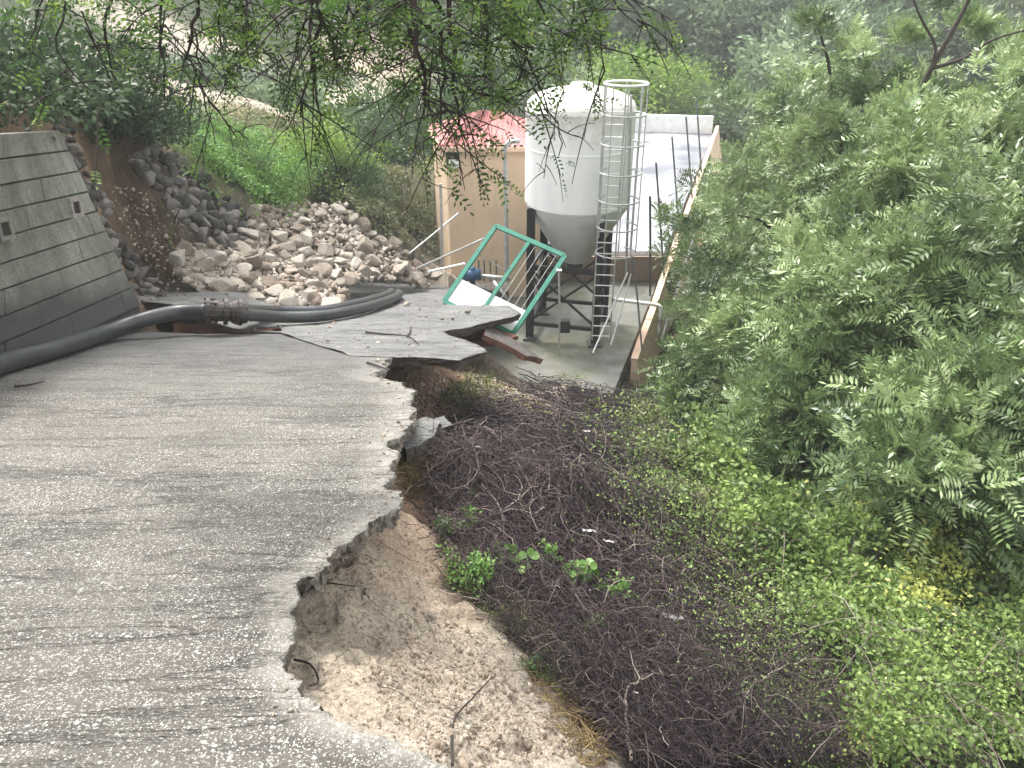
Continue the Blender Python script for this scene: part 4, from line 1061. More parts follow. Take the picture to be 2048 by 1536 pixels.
# right-hand shrubs (px, top py, depth, radius x, radius y)
RSH = [(2330,420,10.0,1.9,1.7,'leafy shrub beyond the right frame edge'),(2450,150,14.0,2.4,2.2,'tall shrub far beyond the right frame edge'),(2350,900,6.5,.9,.9,'low bush beyond the right frame edge'),
       (1690,300,27,2.7,2.4,'pinnate shrub behind the far stretch of the peach wall'),
       (1640,500,19,1.5,1.5,'green shrub pressed against the middle of the peach wall'),
       (1740,380,16.5,2.0,2.0,'leafy green shrub just right of the peach wall'),
       (1560,620,15.0,1.2,1.1,'low leafy shrub hiding the foot of the peach wall'),
       (1640,110,20,2.9,2.6,'tall pale green tree behind the right-hand thicket'),
       (1830,-30,15.5,2.9,2.5,'tallest tree of the right-hand thicket with dark forked limbs'),
       (2030,60,12.5,2.3,2.0,'tall tree cut by the right frame edge'),
       (1760,330,12.0,2.0,1.6,'bright tipped shrub in the middle of the right-hand thicket'),
       (1980,330,9.5,1.7,1.4,'silvery shrub at the right edge above the brambles'),
       (1600,560,12.0,1.5,1.4,'rounded green shrub above the dead vines'),
       (1800,560,9.2,1.4,1.2,'lush feathery shrub below the bright tipped one'),
       (1990,640,7.6,1.2,1.1,'feathery shrub low at the right edge'),
       (1480,720,12.2,1.1,.9,'small green shrub at the upper end of the vine heap'),
       (1680,740,8.6,1.1,1.0,'fern-leaved bush just above the yellow brambles'),
       (1900,820,6.6,.9,.8,'fern-leaved bush among the right-hand brambles'),
       (1425,700,14.0,.9,.8,'small dark green bush beside the foot of the peach wall')]
for i, (px, pyt, d, rx, ry, lab) in enumerate(RSH):
    b_, h = place(px, pyt, d); area = rx * ry
    n = int(min(8000 if h > 5 else 5600, 700 * rx * max(h, 1) * .8)) 
    woody('shrub' if h < 4.5 else 'tree', b_, h * .93, (rx, ry), 'leaf_right', n, .29 + .006 * d, lab, 'shrub' if h < 4.5 else 'tree', 900 + i, 'shrubs and trees of the right-hand thicket', ncl=int(40 + 12 * rx * rx), compound=6, clr=.50, trunk=.05 + .012 * h, shell=.62, crownz=.50 if h > 3 else .4)
    if 'tallest tree' in lab: tall = bpy.context.scene.collection.objects[-1]; tall_root = [o for o in COL.objects if o.get('label') == lab][0]
mb = MB()
for pl, ra in [([(1800,330),(1835,200),(1862,137),(1900,70),(1937,0),(1950,-60)], .06), ([(1862,137),(1925,117),(1985,80),(2060,58)], .035), ([(1855,150),(1871,96),(1842,37),(1820,-20)], .03), ([(1700,250),(1760,190),(1835,200)], .025)]:
    pth = smooth_path([P(a, b_, 13.2) for a, b_ in pl], 20); mb.tube(pth, np.linspace(ra, ra * .4, 20), 6)
b0_ = np.array(tall_root.location[:]); mb.tube([b0_ + np.array([0, 0, 1.2]), lerp(b0_, P(1800, 330, 13.2), .6) + np.array([0, 0, .8]), P(1800, 330, 13.2)], [.11, .09, .06], 7)
mb.build('limbs', M['bark'], tall_root, True)
# hillside on the left
def bush(px, pyt, d, rx, leaf, n, ls, lab, seed, group=None, name='bush', cat='bush', **kw):
    b_, h = place(px, pyt, d); h = max(h, .5)
    return woody(name, b_, h, (rx, rx * .9), leaf, n, ls, lab, cat, seed, group, **kw)
bush(60,100,13.0,2.3,'leaf_dark',9000,.10,'dark overgrown bush on top of the concrete wall',31,crownz=.35)
bush(190,190,14.0,1.5,'leaf_dark',7000,.09,'dark bush at the end of the concrete wall top',32,crownz=.35)
bush(280,225,15.5,1.2,'leaf_dark',5000,.08,'small dark bush above the stone band',33,crownz=.4)
bush(-60,40,12,2.3,'leaf_dark',7000,.11,'green bush hanging over the wall at the left frame edge',34,crownz=.4)
bush(620,262,20.5,1.25,'leaf_lime',8000,.08,'rounded bush with yellow green top behind the heap',35,ncl=60,crownz=.35)
bush(690,300,20.5,1.15,'leaf_mid',8000,.08,'darker green bush joined to the yellow green one',36,ncl=60,crownz=.35)
bush(760,340,22.5,1.1,'leaf_olive',5000,.08,'dull green bush right of the joined bushes',37,crownz=.35)
bush(800,165,27,2.6,'leaf_mid',12000,.13,'green tree behind the peach building on its left',38,name='tree',cat='tree',ncl=70)
bush(700,230,30,2.0,'leaf_mid',8000,.12,'small green tree on the hillside behind the bushes',39,name='tree',cat='tree')
bush(510,318,18.3,1.3,'leaf_plant',9000,.06,'low bright green ground-hugging bush above the stone facing',40,crownz=.2,ncl=70)
bush(470,330,17.6,.9,'leaf_mid',4000,.06,'small green patch bush left of the bright ground-hugging one',41,crownz=.2)
bush(830,380,24,1.3,'leaf_olive',4000,.09,'brownish thin bush left of the peach building',42,crownz=.3)
bush(420,150,42,2.6,'leaf_far',7000,.2,'grey green tree beside the pale track',43,name='tree',cat='tree')
bush(560,180,36,2.2,'leaf_far',7000,.18,'hazy green tree near the pale lattice mast',44,name='tree',cat='tree')
bush(1285,125,50,4.6,'leaf_lime',16000,.24,'round lime green tree behind the silo',45,name='tree',cat='tree',ncl=110,crownz=.45,shell=.6)
bush(1480,180,56,4.2,'leaf_far',9000,.26,'grey green tree beyond the end of the deck',46,name='tree',cat='tree')
bush(1000,90,46,4.0,'leaf_far',9000,.26,'grey green tree directly behind the silo dome',47,name='tree',cat='tree')
# far wood ------------------------------------------------------------
protos = []
for i, (leaf, h, rx) in enumerate([('leaf_far', 9, 4.2), ('leaf_dark', 11, 3.6), ('leaf_far', 7.5, 3.8), ('leaf_mid', 8, 3.6), ('leaf_olive', 6, 3.0)]):
    protos.append(woody('tree', (0, 0, 0), h, (rx, rx), leaf, 7000, .38, '', 'tree', 700 + i, 'trees of the far hillside wood', ncl=60, clr=1.3, trunk=.22, crownz=.55, shell=.5))
spots = []
r = random.Random(4)
tries = 0
while len(spots) < 250 and tries < 9000:
    tries += 1
    y = 46 + 105 * r.random() ** 1.1; x = r.uniform(-.75, .8) * y
    if x < 18 and y < 58 and x > -8: continue
    u = x * F / (y * CP + 2 * SP) + 1024
    if u < -150 or u > 2200 or (y < 66 and u < 820): continue
    if y < 90 and (150 < u < 440 or 660 < u < 800): continue
    if all((x - a) ** 2 + (y - b2) ** 2 > (4.0 + y * .014) ** 2 for a, b2, _ in spots): spots.append((x, y, u))
for i, (x, y, u) in enumerate(spots):
    p = protos[r.choice([0, 0, 1, 2, 2, 3, 4] if u > 900 else [0, 2, 3, 4, 4])]
    o = p if not p.get('used') else copy_tree(p)
    if o is p: p['used'] = 1
    o.location = (x, y, gz(x, y) - .3); o.rotation_euler = (0, 0, r.uniform(0, 6.28)); s = r.uniform(.8, 1.45); o.scale = (s, s, s * r.uniform(.85, 1.15))
    side = 'right' if u > 1200 else 'middle' if u > 800 else 'left'
    o['label'] = {'right': 'grey green tree in the hazy wood beyond the yard', 'middle': 'grey green tree in the hazy wood behind the silo', 'left': 'olive tree on the far slope behind the hanging branches'}[side]
for o in bpy.data.objects:
    if 'used' in o: del o['used']
# lattice mast and wire pole -------------------------------------------
mp = P(492, 100, 40); mbz = gz(P(500, 270, 40)[0], 40)
mast = MB(); x = mp[0]
for sx in (-.35, .35): mast.bar((x + sx, 40, mbz), (x + sx * .6, 40, mp[2]), .09)
for k in range(9):
    z0_ = lerp(mbz, mp[2], k / 9); z1_ = lerp(mbz, mp[2], (k + 1) / 9); mast.bar((x - .33, 40, z0_), (x + .33, 40, z1_), .05)
tag(mast.build('lattice_mast', M['galv']), 'pale lattice mast on the hillside behind the hanging branches', 'mast')
pt_ = P(1497, -10, 62); pb_ = P(1480, 120, 62)
pole = MB().tube([pb_ - np.array([0, 0, 3]), pt_], .12, 8).build('utility_pole', M['bark']); tag(pole, 'dark utility pole standing in the hazy wood', 'pole')
wa, wb_ = P(1500, 12, 62), P(1760, 75, 50)
tag(MB().tube([lerp(wa, wb_, t) - np.array([0, 0, math.sin(t * math.pi) * .8]) for t in np.linspace(0, 1, 14)], .025, 5).build('overhead_wire', M['galv']), 'overhead wire running right from the dark pole', 'wire')

# ------------------------------------------------------------------ dead vine heap
VINE = [(880,850),(950,815),(1050,790),(1130,745),(1230,735),(1290,790),(1400,830),(1420,950),(1450,1050),(1560,1200),(1640,1320),(1700,1480),(1720,1540),(1240,1540),(1190,1460),(1110,1380),(1040,1310),(960,1230),(900,1150),(860,1060),(850,980),(860,900)]
def rays_ground(pp):
    return GM(pp)
pp = px_scatter(VINE, 8000, 31); gp_ = rays_ground(pp); n = len(gp_)
Mseg = 7
ang = rng.uniform(0, 2 * math.pi, n) * .5 + rng.normal(size=n) * .6 - .5
L = rng.uniform(.25, .9, n) * np.clip(gp_[:, 1] / 6, .6, 1.8)
t = np.linspace(-.5, .5, Mseg)
curv = rng.normal(size=n) * 1.3
A2 = ang[:, None] + curv[:, None] * t[None]
sx = np.cumsum(np.cos(A2), 1) / Mseg * L[:, None]; sy = np.cumsum(np.sin(A2), 1) / Mseg * L[:, None]
PX = gp_[:, 0:1] + sx - sx[:, 3:4]; PY = gp_[:, 1:2] + sy - sy[:, 3:4]
PY = np.maximum(PY, .9)
hz = H(PX, PY, False)
lift = (.02 + .16 * rng.random((n, 1))) + .07 * rng.normal(size=(n, 1)) * np.cos(t * math.pi)[None] + .02 * rng.normal(size=(n, Mseg))
paths = np.stack([PX, PY, hz + np.abs(lift) + .04], -1)
rd = (rng.uniform(.0015, .0042, n) * np.clip(gp_[:, 1] / 4.5, .8, 2.4))[:, None] * np.linspace(1, .5, Mseg)[None]
V, q = tubes_many(paths, rd, 3)
vals = np.repeat(np.clip(rng.beta(1.6, 3.0, n) * 1.25, 0, 1), (Mseg - 1) * 3)
tag(mesh_obj('dead_vines', V, q, M['vine'], attrs=vals), 'tangled heap of dead purplish vines below the road edge', 'vines', kind='stuff')
pp = px_scatter(VINE, 26000, 33)
def rays_fast(pp, nb=900, seed=0):
    """ground points for many picture points: interpolate between exact hits"""
    if len(pp) <= 17000: return GM(pp)
    nb = len(pp) // 6
    r = np.random.default_rng(seed); base = [pp[i] for i in r.integers(0, len(pp), nb)]; g = rays_ground(base)
    k = r.integers(0, nb, len(pp)); s = g[k, 1] * .02
    x = g[k, 0] + r.normal(size=len(pp)) * s; y = g[k, 1] + r.normal(size=len(pp)) * s * 1.6
    return np.stack([x, y, H(x, y, False)], 1)
g = rays_fast(pp, 1200, 1); n = len(g)
pos = g + np.stack([np.zeros(n), np.zeros(n), rng.random(n) * .17 + .02], 1)
L = rng.uniform(.012, .032, n) * np.clip(g[:, 1] / 4.5, .8, 2.4)
V, q = leaf_quads(pos, unit(rng.normal(size=(n, 3))), unit(rng.normal(size=(n, 3)) + np.array([0, 0, 1])), L, L * .6)
tag(mesh_obj('dead_leaves', V, q, M['deadleaf'], attrs=np.clip(rng.beta(1.5, 2.2, n), 0, 1)), 'dark shrivelled leaves caught in the dead vines', 'leaves', kind='stuff')
# pale bare branches lying over the vines
def bare_branch(pts, r0, lab, seed):
    pth = smooth_path(pts, 26); rr = np.random.default_rng(seed); pth[1:-1] += rr.normal(size=(24, 3)) * .008
    mb = MB(); mb.tube(pth, np.linspace(r0, r0 * .3, 26), 5)
    for k in range(6, 25, 3):
        d = unit(pth[k] - pth[k - 1]); s = unit(rr.normal(size=3) + d); Lb = rr.uniform(.08, .25)
        mb.tube([pth[k], pth[k] + s * Lb * .5, pth[k] + s * Lb + rr.normal(size=3) * .03], [r0 * .5, r0 * .35, r0 * .15], 4)
    return tag(mb.build('bare_branch', M['bare']), lab, 'branch', 'bare branches on the vine heap')
M['bare'] = simple('bare_wood', (.26, .22, .18), .85, .3, 12, .2)
def up(px, py, h): g_ = G(px, py); return g_ + np.array([0, 0, h])
bare_branch([up(1260,1536,.1), up(1250,1430,.15), up(1300,1390,.2), up(1340,1385,.15)], .008, 'pale forked twig rising at the bottom centre of the vines', 1)
bare_branch([up(1440,1500,.1), up(1500,1400,.15), up(1600,1360,.2), up(1680,1365,.15)], .008, 'pale branch arching towards the lower right brambles', 2)
bare_branch([up(880,1200,.05), up(960,1220,.08), up(1060,1230,.08), up(1200,1230,.08)], .007, 'long thin stem lying just below the green plants', 3)
bare_branch([up(1590,1180,.2), up(1620,1130,.3), up(1655,1100,.4)], .007, 'straight pale stick leaning above the yellow leaves', 4)
bare_branch([up(1040,1020,.1), up(1100,960,.15), up(1180,960,.15), up(1300,1000,.1)], .008, 'curved pale stem across the middle of the vine heap', 5)
bare_branch([up(1270,1060,.1), up(1400,1120,.15), up(1500,1180,.15), up(1620,1260,.1)], .008, 'long stem running down the right side of the vine heap', 6)
# straw and roots
def strands(name, poly, n, Ls, mat, lab, cat, lift=.03, seed=0, droop=False, rad=.003, vary=True):
    pp = px_scatter(poly, n, seed); g_ = rays_ground(pp) if n < 700 else rays_fast(pp, 500, seed); m = 6; r2 = np.random.default_rng(seed + 5)
    d = r2.normal(size=(n, 3)); d[:, 2] = np.abs(d[:, 2]) * (2.2 if not droop else .3); d = unit(d); Lr = r2.uniform(*Ls, n)
    tt = np.linspace(0, 1, m); c2 = r2.normal(size=(n, 3)) * .5
    pa_ = g_[:, None] + d[:, None] * (tt[None, :, None] * Lr[:, None, None]) + c2[:, None] * (tt ** 2)[None, :, None] * Lr[:, None, None] * .7
    pa_[..., 2] -= (tt ** 2)[None] * Lr[:, None] * .5
    pa_[..., 2] = np.maximum(pa_[..., 2], H(pa_[..., 0], pa_[..., 1], False) + .01) + lift * .3
    V, q = tubes_many(pa_, np.linspace(1, .3, m)[None] * (rad * r2.uniform(.6, 1.3, n) * np.clip(g_[:, 1] / 4, .8, 3))[:, None], 3)
    return tag(mesh_obj(name, V, q, M[mat], attrs=np.repeat(r2.random(n), (m - 1) * 3)), lab, cat, kind='stuff')
strands('dry_straw', [(800,900),(840,890),(870,870),(880,900),(845,1000),(830,1010),(800,960)], 500, (.08, .25), 'straw', 'orange dry straw hanging below the grey concrete chunk', 'straw', seed=41)
strands('dry_grass', [(900,770),(1000,760),(1000,810),(930,825),(880,815)], 500, (.1, .3), 'grass', 'yellowish grass growing in the hollow', 'grass', seed=42)
strands('dry_grass', [(1040,1330),(1080,1340),(1180,1440),(1220,1536),(1150,1536),(1100,1420)], 600, (.05, .16), 'straw', 'dry orange stems along the lower border of the bank', 'straw', seed=43)
strands('grass', [(880,1180),(960,1240),(1060,1320),(1100,1400),(1160,1390),(1120,1290),(1000,1200),(910,1150)], 900, (.05, .18), 'grass', 'thin green grass between bank and vine heap', 'grass', seed=44)
strands('hill_grass', [(380,260),(520,230),(640,260),(620,330),(480,330),(400,300)], 2500, (.15, .4), 'grass', 'dry grass on the hillside above the stone facing', 'grass', seed=45, rad=.004)
# low green cover above the stone facing, crumbs on the road, creeper on the yard wall
strands('roots', [(590,1180),(720,1100),(830,1050),(850,1250),(1050,1500),(700,1400),(600,1350)], 90, (.08, .3), 'vine', 'fine dark roots hanging out of the washed bank', 'roots', seed=46, droop=True, rad=.002)
# dark root curls on the bank and twigs on the road
for k, (pts_, lab) in enumerate([([(600,1180),(640,1195),(680,1192),(712,1196)], 'dark root poking out of the bank below the slab corner'), ([(590,1330),(625,1350),(640,1380),(625,1398)], 'thick dark root curling under the lower slab edge'),
                               ([(905,1536),(910,1460),(950,1400),(985,1380)], 'thin arched stem at the bottom of the bank')]):
    mb = MB(); mb.tube(smooth_path([up(a, b_, .03) for a, b_ in pts_], 18), np.linspace(.006, .003, 18), 6); tag(mb.build('root', M['twig_dark']), lab, 'root')
for k, (pts_, lab) in enumerate([([(732,668),(770,672),(815,676),(838,692)], 'forked dark twig lying on the far slab'), ([(815,676),(820,668),(822,655)], 'short dark twig crossing the forked one'), ([(735,730),(760,738),(778,745)], 'small twig at the rim of the hollow'), ([(30,778),(60,775),(90,768)], 'thin twig on the road below the pipe')]):
    mb = MB(); mb.tube(smooth_path([R(a, b_) + np.array([0, 0, .03]) for a, b_ in pts_], 14), np.linspace(.016, .006, 14), 6); tag(mb.build('twig', M['twig_dark']), lab, 'twig')

# ------------------------------------------------------------------ brambles on the right
def ground_leaves(name, poly, n, leaf, ls, lift, lab, seed, mound=.25, cat='brambles', bias=0, kind='stuff', soft=14):
    r2 = np.random.default_rng(seed); pp = np.array(px_scatter(poly, n, seed)); pp = pp + r2.normal(size=pp.shape) * soft * (.3 + .7 * r2.random((n, 1)) ** 2) * 2; pp[:, 0] = np.minimum(pp[:, 0], 2560); g_ = rays_fast(pp, 1500, seed)
    m = mound * (fbm(g_[:, 0] * 1.4, g_[:, 1] * 1.4, 3, 91) + .5) * np.clip(g_[:, 1] / 5, .6, 2.2)
    hh_ = r2.random(n) ** .7
    pos = g_ + np.stack([np.zeros(n), np.zeros(n), m + hh_ * lift], 1)
    cv = np.clip(vnoise(g_[:, 0] * 3.1, g_[:, 1] * 3.1, 93) + .5, 0, 1)
    L = ls * r2.uniform(.6, 1.4, n) * np.clip(g_[:, 1] / 5, .75, 2.4)
    V, q = leaf_quads(pos, unit(r2.normal(size=(n, 3)) + np.array([0, -.2, .1])), unit(r2.normal(size=(n, 3)) * .8 + np.array([0, -.3, 1])), L, L * .62)
    v = np.clip(.45 * r2.random(n) + .45 * cv + bias, 0, 1)
    return tag(mesh_obj(name, V, q, M[leaf], attrs=v), lab, cat, kind=kind)
BR = [(1330,840),(1450,800),(1600,800),(1800,820),(2060,800),(2500,780),(2500,1550),(1720,1550),(1690,1400),(1600,1250),(1480,1080),(1430,980),(1400,900)]
ground_leaves('bramble_cover', BR, 115000, 'leaf_bramble', .050, .34, 'green brambles covering the slope at the lower right', 61, .5)
ground_leaves('bramble_cover', [(1250,830),(1330,820),(1420,930),(1480,1060),(1560,1200),(1500,1200),(1380,1060),(1300,960)], 9000, 'leaf_olive', .03, .12, 'sparse dull green leaves mixed into the vine heap border', 62, .15)
ground_leaves('yellow_leaves', [(1640,1010),(1720,1010),(1790,1060),(1800,1110),(1740,1100),(1660,1050)], 1900, 'leaf_yellow', .042, .45, 'upper patch of pale yellow leaves in the brambles', 63, .62, soft=34)
ground_leaves('yellow_leaves', [(1780,1180),(1840,1170),(1890,1240),(1900,1290),(1830,1290),(1790,1230)], 1900, 'leaf_yellow', .042, .45, 'lower patch of pale yellow leaves in the brambles', 64, .62, soft=34)
ground_leaves('yellow_leaves', [(1670,1490),(1760,1480),(1770,1540),(1680,1540)], 300, 'leaf_yellow', .03, .25, 'few yellow leaves at the bottom edge of the brambles', 65, .5)
ground_leaves('sprouting_leaves', [(1180,850),(1340,840),(1460,1040),(1620,1260),(1680,1500),(1560,1480),(1400,1250),(1280,1060)], 11000, 'leaf_bramble', .024, .24, 'sparse green leaves sprouting through the right half of the vine heap', 70, .12, soft=45)
ground_leaves('sprouting_leaves', [(1380,860),(1500,900),(1620,1150),(1690,1300),(1600,1300),(1450,1060)], 12000, 'leaf_bramble', .034, .32, 'denser green leaves where the vine heap turns into brambles', 72, .25, soft=35)
pp = px_scatter(BR, 1500, 66); g_ = rays_ground(pp); n = len(g_); t = np.linspace(-.5, .5, 7); ang = rng.uniform(0, 6.28, n); L = rng.uniform(.4, 1.2, n)
PX = g_[:, 0:1] + np.cos(ang)[:, None] * t * L[:, None]; PY = g_[:, 1:2] + np.sin(ang)[:, None] * t * L[:, None]
PZ = H(PX, PY, False) + .45 * (fbm(PX * 1.4, PY * 1.4, 3, 91) + .5) + .3 * np.cos(t * math.pi)[None] * rng.random((n, 1)) + .08
V, q = tubes_many(np.stack([PX, PY, PZ], -1), np.full((n, 7), .004) * np.clip(g_[:, 1:2] / 5, .8, 2), 3)
tag(mesh_obj('bramble_stems', V, q, M['vine'], attrs=np.repeat(.5 + .5 * rng.random(n), 18)), 'thin bramble stems threading through the green leaves', 'stems', kind='stuff')

ground_leaves('ground_cover', [(340,290),(430,288),(510,300),(575,345),(600,400),(560,412),(500,408),(440,370),(390,320)], 16000, 'leaf_plant', .028, .28, 'bright green ground cover spilling over the top of the stone facing', 67, .25, 'ground cover')
ground_leaves('ground_cover', [(380,240),(520,230),(640,250),(600,330),(520,305),(400,285)], 9000, 'leaf_olive', .030, .25, 'olive scrub on the slope above the bright green cover', 68, .2, 'ground cover')
ground_leaves('ground_cover', [(690,400),(760,400),(860,440),(880,520),(800,490),(740,460)], 6000, 'leaf_olive', .026, .3, 'dull scrub behind the crest of the rubble heap', 69, .3, 'ground cover')
r2 = np.random.default_rng(5); n = 3500; tt_ = r2.random(n) ** .9; yy_ = 21 + 15 * tt_; al = np.array([along(y) for y in yy_]); hcl = r2.random(n) * (.35 + 1.2 * np.clip(vnoise(yy_ * 1.3, yy_ * 0, 5) + .5, 0, 1))
pos = al + wr * (.17 + .235 * hcl + .05 * r2.random(n))[:, None]; pos[:, 2] += .08 - hcl
L = r2.uniform(.05, .13, n); V, q = leaf_quads(pos, unit(r2.normal(size=(n, 3)) + np.array([0, 0, -.4])), unit(r2.normal(size=(n, 3)) * .6 + np.array([wr[0], wr[1], .6])), L, L * .6)
creep = empty('creeper', along(28) + wr * .4 - np.array([0, 0, 2]), 'leafy creeper hanging over the top of the peach wall', 'creeper')
mesh_obj('foliage', V, q, M['leaf_right'], creep, attrs=np.clip(r2.random(n) * 1.1, 0, 1))
cp_ = []
for k in range(46):
    y_ = 21 + 15 * r2.random(); a_ = along(y_); t_ = np.linspace(0, 1, 6)[:, None]; cp_.append(a_ + wr * (.19 + .24 * t_ * .9) + np.array([0, 0, .06]) - t_ * np.array([0, 0, .9]) + wd * t_ * r2.normal() * .5 + r2.normal(size=(6, 3)) * .03)
V, q = tubes_many(np.array(cp_), np.full((46, 6), .016), 4); mesh_obj('branches', V, q, M['bark'], creep)
# crumbs broken off along the road edge
ei = r2.integers(10, len(edge_f) - 6, 420); ep_ = np.array(edge_f)[ei] + r2.normal(size=(420, 2)) * .05 * np.array([1, 1]) - np.array([.06, 0]) * r2.random((420, 1)) * 2
ok_ = inpoly(ep_[:, 0], ep_[:, 1], ROAD_POLY); ep_ = ep_[ok_]; sz = r2.gamma(1.6, .0035, len(ep_)) * np.clip(ep_[:, 1] / 3, .7, 2.5)
tag(rock_mass('crumbs', np.column_stack([ep_, RZ(ep_[:, 0], ep_[:, 1]) + .004]), sz, ROCKS_S, M['clod']), 'crumbs of concrete lying along the broken road edge', 'crumbs', kind='stuff')
ep_ = np.column_stack([r2.uniform(-6, -.3, 900), r2.uniform(7.6, 15.5, 900)]); ok_ = inpoly(ep_[:, 0], ep_[:, 1], FAR_POLY); ep_ = ep_[ok_]; sz = r2.gamma(1.5, .009, len(ep_))
tag(rock_mass('crumbs', np.column_stack([ep_, farz(ep_[:, 0], ep_[:, 1]) + .004]), sz, ROCKS_S, M['clod']), 'gravel and debris scattered over the damp far slab', 'debris', kind='stuff')

# ------------------------------------------------------------------ small green plants
def plant(px, py, hpx, wpx, n, kind, lab, seed, leaf='leaf_plant'):
    g_ = G(px, py); sc_ = g_[1] / F * 1.15; h = hpx * sc_; w = wpx * sc_ / 2; r2 = np.random.default_rng(seed)
    root = empty('plant', g_, lab, 'plant', 'green plants on the vine heap')
    tips = g_ + np.stack([r2.normal(size=n) * w * .55, r2.normal(size=n) * w * .45, (.25 + .75 * r2.random(n)) * h], 1)
    V, q = limbs(g_, tips, .005, seed, 5); mesh_obj('stem', V, q, M['leaf_plant'], root, attrs=np.full(len(q), .3))
    if kind == 'round':
        VV, FF, AA = [], [], []
        for k in range(n):
            rad_ = r2.uniform(.022, .036) * g_[1] / 3.6; nn = unit(r2.normal(size=3) * .45 + np.array([0, -.5, 1])); a_ = unit(np.cross(nn, [1, .2, 0])); b2 = np.cross(nn, a_)
            ring = [tips[k] + (a_ * math.cos(x_) + b2 * math.sin(x_) * .9) * rad_ + nn * rad_ * .12 * math.cos(2 * x_) for x_ in np.linspace(0, 2 * math.pi, 9)[:-1]]
            b0 = len(VV); VV += [tips[k] - nn * rad_ * .15] + ring; FF += [(b0, b0 + 1 + i, b0 + 1 + (i + 1) % 8) for i in range(8)]; AA += [r2.random()] * 8
        mesh_obj('leaves', np.array(VV), np.array(FF), M[leaf], root, attrs=np.array(AA))
    else:
        k = 16; pos = np.repeat(tips, k, 0) + r2.normal(size=(n * k, 3)) * w * .16
        L = r2.uniform(.014, .034, n * k) * g_[1] / 3.6
        V, q = leaf_quads(pos, unit(r2.normal(size=(n * k, 3)) + np.array([0, -.2, .2])), unit(r2.normal(size=(n * k, 3)) * .7 + np.array([0, -.4, 1])), L, L * .55)
        mesh_obj('leaves', V, q, M[leaf], root, attrs=np.repeat(r2.random(n), k) * .7 + .3 * r2.random(n * k))
plant(938, 1062, 50, 56, 16, 'fine', 'highest of the green plants, a lone feathery tuft on the dark vines', 71)
plant(945, 1185, 90, 110, 40, 'fine', 'largest bushy green plant beside the bare bank', 72)
plant(1030, 1150, 60, 90, 26, 'round', 'round-leaved plant right of the largest bushy plant', 73)
plant(1095, 1135, 50, 60, 14, 'fine', 'small leafy sprig beside the round-leaved plant', 74)
plant(1155, 1175, 70, 80, 26, 'round', 'round-leaved plant with drooping pale leaves further right', 75)
plant(1225, 1205, 60, 80, 20, 'fine', 'thin-leaved plant at the right end of the plant row', 76)
plant(1172, 1258, 40, 60, 14, 'fine', 'lowest small green plant under the row', 77)
plant(885, 1090, 60, 60, 14, 'fine', 'sparse plant at the rim of the bank below the lone tuft', 78, 'leaf_mid')
plant(1070, 1350, 70, 70, 24, 'fine', 'scrubby dark green plant beside the lower bank', 79, 'leaf_mid')
plant(960, 1000, 30, 40, 6, 'fine', 'tiny sprig in the dark vines', 80, 'leaf_mid')
# pale scraps (plastic, paper) on the vines
M['scrap'] = simple('white_scrap', (.36, .345, .34), .5, .1, 10, .1)
for k, (px, py, w, lab) in enumerate([(1175,1098,30,'white scrap of plastic right of the round-leaved plants'),(1215,1118,24,'second white scrap close to the first'),(1345,1258,46,'long white scrap on the lower vines'),(960,928,16,'tiny white scrap high on the vine heap'),(1170,888,16,'pale scrap near the top of the vine heap'),(1300,828,14,'pale scrap beside the upper bramble edge'),(1265,1442,12,'small pale scrap near the bottom of the vine heap')]):
    g_ = G(px, py) + np.array([0, 0, .17]); s_ = w * g_[1] / F; r2 = np.random.default_rng(k)
    m_ = 7; VV = []; 
    for i in range(m_):
        for j in range(3): VV.append(g_ + np.array([(i / (m_ - 1) - .5) * s_ * 1.1, (j - 1) * s_ * .16 - (i / m_) * s_ * .3, 0]) + r2.normal(size=3) * s_ * .06)
    Fc = [(i * 3 + j, i * 3 + j + 1, (i + 1) * 3 + j + 1, (i + 1) * 3 + j) for i in range(m_ - 1) for j in range(2)]
    o = mesh_obj('plastic_scrap', np.array(VV), Fc, M['scrap']); tag(o, lab, 'scrap', 'pale scraps on the vines'); md = o.modifiers.new('t', 'SOLIDIFY'); md.thickness = .002

# ------------------------------------------------------------------ overhanging tree (its trunk stands above the frame)
ot = empty('overhanging_tree', (-8.3, 3.6, gz(-8.3, 3.6)), 'tree overhead whose dark twigs and leaves hang into the top of the picture', 'tree')
r2 = np.random.default_rng(99)
stems = []   # (start px,py, end px,py, depth, radius, sub twigs, leaf density)
ST = [(120,-60,60,110,5.0,.010,9,1.0),(150,-40,200,190,4.6,.008,8,.5),(250,-60,235,170,4.8,.012,10,.7),(330,-60,330,200,4.6,.012,10,.8),(400,-80,370,120,4.5,.016,9,.5),(390,60,430,285,4.5,.008,6,.1),(370,100,470,270,4.5,.007,5,.1),
      (480,-60,520,110,4.7,.013,10,1.2),(560,-60,560,200,4.9,.012,10,1.2),(620,-60,630,190,4.6,.014,12,1.0),(640,-60,600,240,4.4,.013,12,.6),(700,-60,690,150,4.7,.013,9,1.2),(800,-90,830,110,4.3,.035,9,1.0),
      (820,60,850,230,4.3,.016,13,1.0),(860,-60,880,260,4.4,.018,14,.9),(900,-60,930,280,4.4,.015,14,1.0),(960,-60,960,200,4.6,.014,11,1.1),(880,200,930,320,4.35,.007,7,1.0),(1000,-60,1030,180,4.6,.014,10,.9),
      (1020,60,1120,310,4.5,.008,5,.25),(1050,-60,1130,190,4.6,.010,7,.6),(1120,-60,1210,140,4.7,.010,8,.8),(1200,-60,1290,60,4.8,.009,6,.8),(420,-80,440,60,4.7,.012,9,1.3),(740,-60,760,100,4.6,.01,8,1.0),]
allp = []; allr = []; lp = []; ld = []
